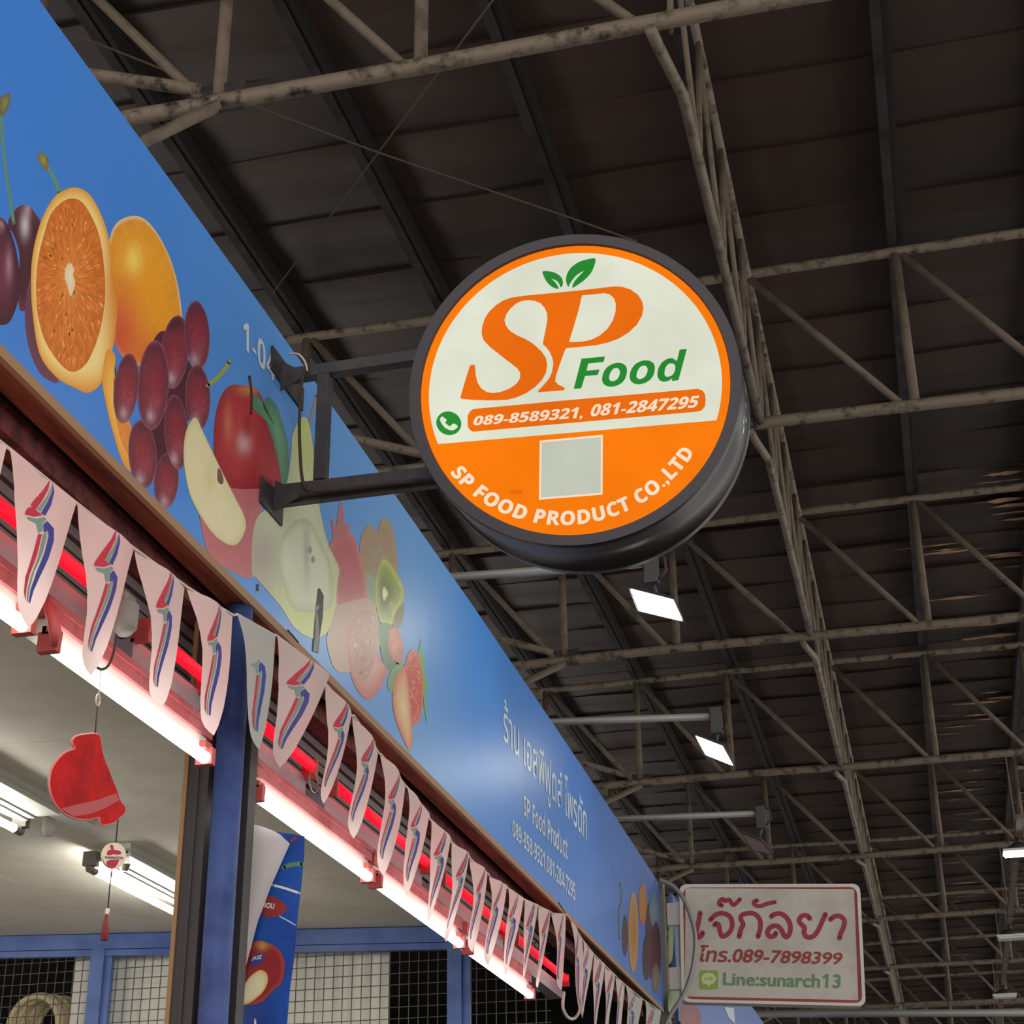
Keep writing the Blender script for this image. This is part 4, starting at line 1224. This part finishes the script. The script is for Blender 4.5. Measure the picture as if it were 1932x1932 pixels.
prof = [(R1, -0.012), (R1 + 0.003, 0.0), (R1 + 0.003, 0.05), (R1 - 0.002, 0.054), (R1 - 0.002, DEP - 0.05), (R1 + 0.003, DEP - 0.046), (R1 + 0.003, DEP), (R1 - 0.03, DEP + 0.004), (0.0, DEP + 0.004)]
mb = MB()
vs = [circ(r, d, k) for r, d in prof for k in range(NS)]
mb.add(vs, [(i * NS + k, i * NS + (k + 1) % NS, (i + 1) * NS + (k + 1) % NS, (i + 1) * NS + k) for i in range(len(prof) - 1) for k in range(NS)])
mb.build('drum', 'black_enamel', sg, True)
prof = [(R0 - 0.004, 0.002), (R0, -0.012), (R1, -0.012), (R1, 0.01)]
mb = MB()
vs = [circ(r, d, k) for r, d in prof for k in range(NS)]
mb.add(vs, [(i * NS + k, i * NS + (k + 1) % NS, (i + 1) * NS + (k + 1) % NS, (i + 1) * NS + k) for i in range(len(prof) - 1) for k in range(NS)])
mb.build('front_rim', 'sign_rim', sg)


def lit(name, col, s=1.0):
    """back-lit acrylic print"""
    m = mat(name, (0, 0, 0, 1), rough=0.4, spec=0.04, emit=col, emit_s=s)
    nt = m.node_tree
    b = nt.nodes['Principled BSDF']
    tc = nt.nodes.new('ShaderNodeTexCoord')
    n = nt.nodes.new('ShaderNodeTexNoise'); n.inputs['Scale'].default_value = 3.5; n.inputs['Detail'].default_value = 5
    nt.links.new(tc.outputs['Object'], n.inputs['Vector'])
    mr = nt.nodes.new('ShaderNodeMapRange'); mr.inputs[1].default_value = 0.3; mr.inputs[2].default_value = 0.7; mr.inputs[3].default_value = 0.9 * s; mr.inputs[4].default_value = 1.06 * s
    nt.links.new(n.outputs['Fac'], mr.inputs[0])
    nt.links.new(mr.outputs[0], b.inputs['Emission Strength'])
    return m


lit('lit_orange', rgb(253, 124, 2))
lit('lit_deep_orange', rgb(238, 108, 6))
lit('lit_white', rgb(224, 228, 208))
lit('lit_cream', rgb(252, 226, 200))
lit('lit_green', rgb(38, 138, 48))
lit('lit_grey', rgb(196, 200, 184))
SF = Face(SCN, SN, 0.0002)


def sloc(p):
    q = onP(p, SCN, SN) - SCN
    return q.dot(SU), q.dot(SV)


def sface(name, pts, m, holes=()):
    """outline in the sign's own metres"""
    SF.k += 1
    loops = [pts] + list(holes)
    flat = [p for lp in loops for p in lp]
    tris = tessellate_polygon([[Vector((p[0], p[1], 0)) for p in lp] for lp in loops])
    mb = MB().add([SCN + SU * p[0] + SV * p[1] + SN * SF.eps * SF.k for p in flat], [tuple(t) for t in tris])
    return fix(mb, SN).build(name, m, sg)


sface('face', [((R0 - .001) * math.cos(2 * math.pi * k / NS), (R0 - .001) * math.sin(2 * math.pi * k / NS)) for k in range(NS)], 'lit_orange')
aL = math.atan2(-0.1605, -0.457)
pts = []
for k in range(73):
    a0, a1 = math.asin(-0.1605 / 0.482), math.pi - math.asin(-0.1605 / 0.482)
    a = a0 + (a1 - a0) * k / 72
    pts.append((0.482 * math.cos(a), 0.482 * math.sin(a)))
sface('white_field', pts, 'lit_white')
S1 = crop(850, 480, 0.207039)
S_out = S1([(620, 385), (680, 376), (1210, 326), (1205, 365), (1195, 372), (1185, 430), (1170, 500), (1080, 800), (1060, 850), (1045, 870), (1000, 990), (960, 1110), (955, 1160), (985, 1190), (1030, 1208), (1045, 1225), (1030, 1240), (800, 1257), (797, 1243),
           (850, 1190), (900, 1130), (925, 1070), (937, 1000), (930, 950), (905, 890), (870, 845), (845, 825), (843, 800), (855, 740), (872, 660), (882, 590), (880, 540), (860, 490), (820, 445), (770, 425), (710, 417), (650, 425), (600, 447), (550, 490), (510, 545), (492, 600), (505, 650), (540, 695), (600, 735), (680, 770), (760, 820), (830, 885), (870, 945), (882, 1010), (870, 1080), (830, 1150), (770, 1210), (690, 1265), (600, 1305), (520, 1325), (420, 1330), (320, 1331), (200, 1326), (100, 1318), (90, 1305), (115, 1215), (145, 1115), (175, 1020), (190, 1007), (220, 1008), (226, 1040), (230, 1100), (245, 1165), (280, 1220), (330, 1255), (390, 1264), (460, 1253), (540, 1222), (600, 1180), (633, 1130), (635, 1080), (610, 1040), (560, 1000), (500, 955), (430, 900), (360, 845), (300, 780), (283, 725), (288, 660), (310, 590), (350, 525), (410, 465), (480, 420), (550, 395)])
SF.poly('letter_s_and_stem', [S_out], 'lit_deep_orange', sg)
P_out = S1([(1160, 331), (1490, 292), (1560, 295), (1640, 320), (1710, 370), (1748, 430), (1758, 490), (1745, 560), (1700, 640), (1620, 715), (1530, 770), (1430, 805), (1330, 828), (1200, 842), (1060, 855), (1000, 860), (1120, 500)])
P_hole = S1([(1200, 374), (1300, 365), (1400, 354), (1450, 365), (1490, 400), (1506, 450), (1504, 520), (1480, 600), (1430, 680), (1360, 740), (1280, 780), (1200, 796), (1100, 800), (1080, 797), (1130, 620), (1165, 480)])
SF.poly('letter_p', [P_out, P_hole], 'lit_deep_orange', sg)
lf = smooth_closed(S1([(1053, 230), (1062, 180), (1100, 120), (1170, 70), (1250, 45), (1318, 38), (1312, 100), (1280, 170), (1220, 235), (1150, 285), (1110, 305), (1125, 255), (1165, 205), (1215, 152), (1150, 190), (1110, 235), (1085, 275), (1073, 297), (1058, 265)]), 3)
SF.poly('leaf', [lf], 'lit_green', sg)
lf = smooth_closed(S1([(840, 157), (900, 155), (960, 172), (1010, 210), (1025, 255), (1018, 290), (1003, 300), (990, 270), (965, 240), (920, 225), (950, 250), (972, 280), (984, 315), (930, 300), (880, 255), (852, 205)]), 3)
SF.poly('leaf', [lf], 'lit_green', sg)
S2 = crop(1060, 640, 0.15528)
SF.poly('letter_f', [S2([(145, 605), (240, 238), (525, 212), (508, 278), (320, 298), (302, 385), (458, 370), (438, 436), (282, 450), (236, 600)])], 'lit_green', sg)
for o_, i_ in (([(490, 480), (510, 400), (560, 335), (640, 295), (720, 292), (780, 330), (792, 400), (770, 480), (720, 540), (640, 575), (560, 575), (505, 540)], [(575, 465), (590, 410), (630, 360), (680, 355), (705, 390), (700, 440), (670, 490), (620, 513), (585, 500)]),
               ([(824, 450), (845, 370), (895, 305), (975, 265), (1055, 262), (1118, 300), (1130, 370), (1108, 450), (1055, 510), (975, 545), (895, 546), (840, 510)], [(908, 440), (925, 380), (965, 332), (1015, 325), (1042, 360), (1036, 410), (1005, 462), (955, 486), (918, 475)])):
    SF.poly('letter_o', [smooth_closed(S2(o_), 4), smooth_closed(S2(i_), 4)], 'lit_green', sg)
SF.poly('letter_d', [S2([(1160, 420), (1175, 350), (1215, 285), (1280, 240), (1340, 232), (1375, 252), (1398, 270), (1432, 130), (1520, 120), (1418, 500), (1335, 512), (1342, 478), (1300, 508), (1240, 522), (1190, 505), (1165, 465)]), smooth_closed(S2([(1248, 420), (1258, 355), (1295, 305), (1345, 298), (1378, 325), (1372, 390), (1340, 440), (1290, 458), (1258, 450)]), 4)], 'lit_green', sg)
# number bar
S3 = crop(800, 760, 0.15528)
bar = S3([(600, 78), (560, 105), (532, 155), (530, 240), (535, 300), (560, 335), (600, 354)]) + S2([(0, 1030), (1640, 884), (1700, 868), (1738, 820), (1748, 740), (1740, 670), (1710, 625), (1650, 606), (0, 750)])
SF.poly('number_bar', [bar], 'lit_deep_orange', sg)
lettering('telephone_number', heavy('089-8589321,'), SF, S3([(603, 296), (1925, 205), (1925, 50), (603, 168)]), 'lit_cream', sg, shear=.22, fat=.015)
lettering('telephone_number', heavy('081-2847295'), SF, S2([(350, 944), (1660, 832), (1672, 685), (362, 797)]), 'lit_cream', sg, shear=.22, fat=.015)
cc = S3([(303, 252)])[0]
SF.poly('telephone_disc', [[(cc[0] + 23.6 * math.cos(2 * math.pi * k / 32) + 1.5 * math.sin(2 * math.pi * k / 32), cc[1] + 22.4 * math.sin(2 * math.pi * k / 32)) for k in range(32)]], 'lit_green', sg)
SF.poly('telephone_handset', [smooth_closed(S3([(196, 215), (205, 182), (232, 170), (255, 195), (278, 208), (268, 232), (258, 240), (285, 270), (320, 288), (345, 262), (372, 258), (408, 282), (408, 300), (385, 322), (345, 340), (300, 330), (250, 300), (215, 255)]), 3)], 'lit_white', sg)
S4 = crop(1000, 800, 0.18634)
SF.poly('square_sticker', [S4([(100, 172), (738, 112), (735, 718), (92, 770)])], 'lit_cream', sg)
SF.poly('square_sticker_field', [S4([(120, 190), (720, 134), (716, 700), (112, 748)])], 'lit_grey', sg)
SF.poly('tape_mark', [S3([(1050, 1068), (1190, 1060), (1196, 1110), (1052, 1118)])], 'lit_deep_orange', sg)
# company name along the lower arc
SF.k += 1
vs, fs = fatten(*text_mesh(heavy('SP FOOD PRODUCT CO.,LTD'), space=1.04), .022)
x0, x1 = min(v[0] for v in vs), max(v[0] for v in vs)
y0, y1 = 0.0, max(v[1] for v in vs)
out = []
for x, y in vs:
    t = (x - x0) / (x1 - x0)
    a = math.radians(-147.5 + 112.5 * t)
    rb = 0.492 - 0.032 * min(1, t * 1.15)
    r = rb - (y - y0) / (y1 - y0) * 0.047
    out.append(SCN + (SU * math.cos(a) + SV * math.sin(a)) * r + SN * SF.eps * SF.k)
build_words('company_name', vs, out, fs, SN, 'lit_cream', sg)
# perforations on the right flank
mb = MB()
rg = random.Random(4)
for k in range(11):
    a = math.radians(rg.uniform(-16, 4))
    d = rg.uniform(0.13, 0.24)
    p = SCN + (SU * math.cos(a) + SV * math.sin(a)) * (R1 - 0.001) + AX * d
    nrm = SU * math.cos(a) + SV * math.sin(a)
    tv = AX.cross(nrm)
    s1, s2 = rg.uniform(.006, .011), rg.uniform(.004, .008)
    mb.add([p + nrm * 0.001 + (AX * math.cos(q) * s2 + tv * math.sin(q) * s1) for q in [2 * math.pi * j / 8 for j in range(8)]], [tuple(range(8))])
mb.build('paint_chips', 'ink_white', sg)

# bracket arms
br = thing('sign_bracket', (BX, 4.8, 4.16), 'dark welded steel bracket holding the round sign to the banner', 'bracket')
YA = 4.82
for nm, za, zb, xe in (('upper_arm', 4.64, 4.645, -1.395), ('lower_arm', 4.178, 4.176, -1.425)):
    MB().beam((BX + 0.012, YA, za), (xe, YA, zb), 0.045, 0.042).build(nm, 'dark_steel', br)
MB().beam((BX + 0.01, YA + .03, 4.148), (-1.425, YA + .03, 4.15), 0.03, 0.012).build('under_strip', 'dark_steel', br)
MB().beam((-1.835, YA, 4.205), (-1.835, YA, 4.62), 0.042, 0.042, up=(0, 1, 0)).build('upright', 'dark_steel', br)
for z in (4.64, 4.165):
    mb = MB().box((BX + 0.0015, YA - 0.115, z - 0.03), (BX + 0.009, YA + 0.2, z + 0.065)) if z > 4.4 else MB().box((BX + 0.0015, YA - 0.14, z - 0.085), (BX + 0.009, YA + 0.06, z + 0.01))
    mb.build('wall_plate', 'dark_steel', br)
    mb = MB()
    mb.add([(BX + 0.009, YA - .03, z - .07), (BX + 0.009, YA - .03, z + .05), (BX + .1, YA - .03, z - .01), (BX + .1, YA - .03, z - .025), (BX + 0.009, YA - .024, z - .07), (BX + 0.009, YA - .024, z + .05), (BX + .1, YA - .024, z - .01), (BX + .1, YA - .024, z - .025)],
           [(0, 1, 2, 3), (7, 6, 5, 4), (0, 4, 5, 1), (1, 5, 6, 2), (2, 6, 7, 3), (3, 7, 4, 0)])
    mb.build('gusset_plate', 'dark_steel', br)
pts = [onY(q, YA - 0.03) for q in ((575, 700), (568, 730), (565, 790), (566, 850), (573, 914), (600, 925), (700, 915), (790, 906))]
o = MB().tube(smooth_open(pts, 4), 0.006, 8).build('power_cable', 'dark_cord', br, True)
pts = [onY(q, YA - 0.035) for q in ((545, 668), (562, 668), (575, 682), (580, 700))]
MB().tube(smooth_open(pts, 4), 0.004, 6).build('power_cable', 'cord', br, True)

# ------------------------------------------------------------------ floodlights on arms over the banner
FLD = [((870, 1088), (1212, 1063), [(1190, 1112), (1268, 1132), (1286, 1171), (1206, 1152)], True, 'lit floodlight on a pipe arm just below the round sign'),
       ((1040, 1362), (1338, 1352), [(1313, 1389), (1362, 1408), (1382, 1444), (1332, 1424)], True, 'lit floodlight on the second pipe arm, over the shop name lettering'),
       ((1160, 1545), (1424, 1535), [(1399, 1572), (1436, 1588), (1457, 1612), (1420, 1604)], False, 'unlit floodlight on the third pipe arm, above the white sign')]
FN = Vector((-0.22, -0.72, -0.66)).normalized()
for k, (p0, p1, quad, on, lab) in enumerate(FLD):
    a, b = onZ(p0, 5.1), onZ(p1, 5.1)
    d = (b - a).normalized()
    a = a - d * 0.25
    t = thing('floodlight', b - Vector((0, 0, 0.2)), lab, 'floodlight', 'floodlights on arms')
    MB().tube([a, b], 0.024, 12).build('arm', 'grey_pipe', t, True)
    MB().tube([Vector((a.x, a.y, 3.95)), a + Vector((0, 0, 0.03))], 0.024, 12).build('pole', 'grey_pipe', t, True)
    c = b + Vector((0.05, 0, 0))
    MB().box(c + Vector((-0.04, -0.03, -0.12)), c + Vector((0.03, 0.03, 0.05))).build('mount', 'flood_body', t)
    MB().tube([c + Vector((0.03, 0.0, 0.04)), c + Vector((0.065, 0.0, 0.02)), c + Vector((0.07, 0.0, -0.05)), c + Vector((0.03, 0, -0.1))], 0.008, 8).build('cable', 'dark_cord', t, True)
    qc = (sum(q[0] for q in quad) / 4, sum(q[1] for q in quad) / 4)
    PC = onY(qc, b.y + 0.01)
    V = [onP(q, PC, FN) for q in quad]
    vb = [p - FN * 0.05 for p in V]
    cen = sum(V, Vector()) / 4
    mb = MB()
    Vo = [cen + (p - cen) * 1.1 for p in V]
    vbo = [p - FN * 0.05 for p in [cen + (p - cen) * 0.95 for p in V]]
    mb.add(Vo + vbo, [(4, 5, 6, 7)] + [(i, (i + 1) % 4, 4 + (i + 1) % 4, 4 + i) for i in range(4)])
    mb.add([p - FN * 0.006 for p in Vo], [(0, 1, 2, 3)])
    mb.build('housing', 'flood_body', t)
    mb = MB().add(V, [(0, 1, 2, 3)])
    fix(mb, FN).build('lens', 'flood_glow' if on else 'lens_off', t)
    MB().tube([c + Vector((0, 0, -0.1)), cen - FN * 0.04], 0.01, 8).build('yoke', 'flood_body', t, True)

# ------------------------------------------------------------------ light rail with high bay lamps on the right
rail = thing('lamp_rail', (1.09, 36, 6.24), 'long brown lamp rail running lengthwise near the right picture edge', 'rail')
MB().beam((1.09, 17.7, 6.24), (1.09, 56, 6.24), 0.07, 0.05).build('trunking', 'web_paint', rail)
for Y in TY[3:]:
    MB().tube([(1.09, Y, 6.26), (1.09, Y, ZB - 0.03)], 0.008, 6).build('hanger', 'web_paint', rail)
rail = MB().beam((1.09, -2, 6.24), (1.09, 10.4, 6.24), 0.07, 0.05).build('lamp_rail', 'web_paint')  # rail piece added to carry the unseen fill lamps
tag(rail, 'near lamp rail added for the unseen fill lamps beside the camera', 'rail')
HB = [(-0.1, True), (4.55, True), (9.2, True), (18.5, True), (23.1, False), (27.7, False), (32.3, False)]  # first three lamps are unseen, added to light banner and trusses
HL = ['unseen high bay lamp added behind the camera for fill light', 'unseen high bay lamp added right beside the camera for fill light', 'high bay lamp added for fill light, out of view beyond the near truss',
      'brightly lit flat high bay lamp at the right picture edge', 'unlit black high bay lamp below the bright one at the right edge', 'unlit pale high bay lamp low at the right edge', 'farthest unlit high bay lamp on the rail']
for (Y, on), lab in zip(HB, HL):
    t = thing('high_bay_lamp', (1.09, Y, 6.1), lab, 'hall lamp', 'high bay lamps on the rail')
    MB().tube([(1.09, Y, 6.2145), (1.09, Y, 6.15)], 0.03, 12).build('stem', 'flood_body', t, True)
    MB().tube([(1.09, Y, 6.17), (1.09, Y, 6.15), (1.09, Y, 6.10), (1.09, Y, 6.085)], [0.03, 0.08, 0.15, 0.155], 20).build('bowl', 'flood_body', t, True)
    MB().box((0.91, Y - 0.12, 6.055), (1.27, Y + 0.12, 6.082)).build('tray', 'white_enamel', t)
    MB().box((0.93, Y - 0.10, 6.035), (1.25, Y + 0.10, 6.054)).build('diffuser', 'highbay_glow' if on else 'white_enamel', t)
o = MB().tube([(-2.6, 22.0, 5.1), (3.2, 23.7, 5.1)], 0.05, 10).build('cross_pipe', 'grey_pipe', None, True)
tag(o, 'grey pipe crossing the hall below the white sign', 'pipe')

# ------------------------------------------------------------------ white rectangular sign
WO = onY((1280, 1668), 13.2)
WR = onY((1622, 1666), 13.58)
WU = Vector((WR.x - WO.x, WR.y - WO.y, 0)).normalized()
WN = WU.cross(Vector((0, 0, 1)))
ws = thing('white_sign', (WO.x + .7, WO.y + .2, 3.78), 'white rectangular light box sign with crimson Thai name and red border', 'sign')
WF = Face(WO, WN, 0.0003)
cor = [(1281, 1669), (1622, 1668), (1633, 1899), (1286, 1891)]


def rounded(quad, r):
    out = []
    for i in range(4):
        p, a, b = Vector(quad[i]), Vector(quad[i - 1]), Vector(quad[(i + 1) % 4])
        ua, ub = (a - p).normalized() * r, (b - p).normalized() * r
        for k in range(6):
            t = k / 5
            out.append(tuple((p + ua) * (1 - t) ** 2 + 2 * p * t * (1 - t) + (p + ub) * t ** 2))
    return out


rq = rounded(cor, 16)
nn = len(rq)
fr = [WF.at(p, 0.012) for p in rq]
bk = [WF.at(p, 0.0) - WN * 0.12 for p in rq]
cq = (sum(p[0] for p in cor) / 4, sum(p[1] for p in cor) / 4)
inn = [WF.at((cq[0] + (p[0] - cq[0]) * .965, cq[1] + (p[1] - cq[1]) * .95), 0.012) for p in rq]
inn2 = [WF.at((cq[0] + (p[0] - cq[0]) * .96, cq[1] + (p[1] - cq[1]) * .945), -0.001) for p in rq]
mb = MB().add(fr + bk + inn + inn2, [(i, (i + 1) % nn, nn + (i + 1) % nn, nn + i) for i in range(nn)] + [(i, (i + 1) % nn, 2 * nn + (i + 1) % nn, 2 * nn + i) for i in range(nn)] +
              [(2 * nn + i, 2 * nn + (i + 1) % nn, 3 * nn + (i + 1) % nn, 3 * nn + i) for i in range(nn)] + [tuple(nn + i for i in range(nn))])
mb.build('frame', 'sign_frame', ws)
WF.k = 0
mb = MB().add([WF.at((cq[0] + (p[0] - cq[0]) * .97, cq[1] + (p[1] - cq[1]) * .96), 0) for p in rq], [tuple(range(nn))])
fix(mb, WN).build('face', 'sign_white', ws)
F8 = crop(1280, 1660, 0.18634)
G8 = crop(1280, 1780, 0.18634)
WF.poly('border_left', [F8([(35, 80), (72, 80)]) + G8([(66, 540), (52, 575), (34, 560)])], 'ink_darkred', ws)
WF.poly('border_top', [F8([(40, 72), (1780, 70), (1790, 95), (74, 84)])], 'ink_darkred', ws)
WF.poly('border_right', [F8([(1778, 80), (1808, 80)]) + G8([(1858, 600), (1822, 580)])], 'ink_darkred', ws)
WF.poly('border_bottom', [G8([(52, 536), (1830, 575), (1850, 618), (60, 580)])], 'ink_darkred', ws)
for s in ([(220, 335), (206, 420), (188, 500), (184, 555), (205, 582), (236, 562), (243, 535)],
          [(325, 405), (380, 352), (450, 340), (518, 370), (546, 440), (528, 515), (480, 562), (440, 570), (420, 520), (410, 465), (385, 440), (366, 458)],
          [(615, 575), (632, 505), (656, 450), (632, 402), (642, 360), (700, 340), (770, 345), (822, 400), (830, 480), (806, 575)],
          [(940, 372), (985, 345), (1050, 348), (1108, 400), (1134, 470), (1126, 540), (1100, 580), (1068, 560), (1038, 500), (990, 466), (932, 482), (902, 530), (922, 574), (968, 570), (986, 540)],
          [(1330, 392), (1302, 362), (1252, 366), (1222, 410), (1242, 450), (1276, 482), (1272, 540), (1302, 580), (1360, 575), (1410, 520), (1452, 430), (1488, 350)],
          [(1540, 402), (1582, 370), (1640, 370), (1680, 412), (1672, 480), (1645, 540), (1632, 590)]):
    WF.stroke('thai_letter', F8(s), 9.0, 'ink_crimson', ws)
for s in ([(440, 260), (416, 250), (418, 215), (448, 195), (470, 216), (492, 206), (520, 205), (538, 236), (562, 254), (600, 222), (622, 198)], [(796, 210), (766, 222), (774, 254), (830, 266), (900, 242), (975, 226)]):
    WF.stroke('thai_mark', F8(s), 7.8, 'ink_crimson', ws)
lettering('telephone_number', 'โทร.089-7898399', WF, G8([(212, 188), (1655, 216), (1668, 72), (225, 14)]), 'ink_darkred', ws, bold=.02, shear=.12)
lettering('account_name', 'Line:sunarch' + chr(0x1D7E3) + '3', WF, G8([(452, 424), (1640, 456), (1648, 310), (456, 288)]), 'ink_leafgreen', ws, bold=.02)
WF.poly('app_icon', [rounded(G8([(215, 275), (400, 272), (402, 465), (217, 465)]), 5)], 'ink_lime', ws)
WF.poly('speech_bubble', [smooth_closed(G8([(232, 362), (250, 315), (305, 296), (360, 315), (380, 358), (360, 400), (325, 420), (302, 442), (296, 420), (250, 405)]), 3)], 'ink_pale', ws)
lettering('icon_word', 'LINE', WF, G8([(262, 372), (350, 372), (350, 340), (262, 340)]), 'ink_lime', ws, bold=.02)
for za in (1702, 1824):
    mb = MB()
    pa, pb = onY((1256, za), 13.16), onY((1286, za + 42), 13.2)
    mb.box((pa.x, 13.202, pb.z), (pb.x, 13.26, pa.z))
    mb.build('wall_bracket', 'sign_frame', ws)
o = MB().box((-2.06, 13.11, 3.4), (-1.97, 13.2, 4.72)).build('corner_post', 'grey_plastic')
tag(o, 'weathered grey post at the end of the banner holding the white sign', 'post')
pts = [onY(q, 13.02) for q in ((1244, 1660), (1270, 1672), (1292, 1700), (1308, 1745), (1312, 1780), (1306, 1830), (1290, 1875), (1268, 1910), (1255, 1935))]
o = MB().tube(smooth_open(pts, 5), 0.017, 8).build('conduit', 'grey_pipe', None, True)
tag(o, 'bent grey conduit curving in front of the white sign', 'conduit')

# ------------------------------------------------------------------ neighbouring banner
nb = thing('neighbour_banner', (-1.98, 20, 3.73), 'blue banner of the next stall, peeking out under the white sign', 'banner')
MB().box((-2.0, 13.6, 3.73), (-1.97, 32, 4.74)).build('panel', 'banner_blue', nb)
NF = Face((-1.97, 18, 4), (1, 0, 0), 0.001)
NF.blob('printed_apple', [(1284, 1900), (1300, 1890), (1318, 1905), (1322, 1930), (1312, 1960), (1292, 1955), (1284, 1930)], FP, nb, [(0, rgb(150, 52, 70)), (1, rgb(128, 44, 62))], rings=4)
NF.blob('printed_leaf', [(1262, 1740), (1270, 1738), (1270, 1790), (1266, 1815), (1260, 1812)], FP, nb, [(0, rgb(150, 166, 72)), (1, rgb(120, 140, 70))], rings=3)
NF.blob('printed_pear', [(1262, 1866), (1278, 1870), (1280, 1890), (1268, 1915), (1260, 1905)], FP, nb, [(0, rgb(140, 156, 92)), (1, rgb(120, 140, 84))], rings=3)
NF.poly('printed_splash', [[(1366, 1900), (1384, 1902), (1386, 1932), (1374, 1920)]], 'ink_letter', nb)

# ------------------------------------------------------------------ copper strips added under the right roof sheets to stand for warm glints
rg = random.Random(11)
for k in range(150):
    Y = rg.uniform(14.5, 46)
    X = rg.uniform(0.5, 1.9) if Y < 22 else rg.uniform(0.5, 3.2)
    w, d = rg.uniform(0.1, 0.45), rg.uniform(0.015, 0.065)
    n = 7
    vs = []
    for i in range(n + 1):
        t = i / n
        e = d * math.sin(math.pi * min(.97, max(.03, t))) * rg.uniform(.5, 1.2)
        vs += [(X - w + 2 * w * t, Y - e, 8.645 + rg.uniform(-.004, .004)), (X - w + 2 * w * t, Y + e, 8.650 + rg.uniform(-.004, .004))]
    mb = MB().add(vs, [(2 * i, 2 * i + 1, 2 * i + 3, 2 * i + 2) for i in range(n)])
    fix(mb, Vector((0, 0, -1))).build('glint_strip', 'glint_copper', roof)
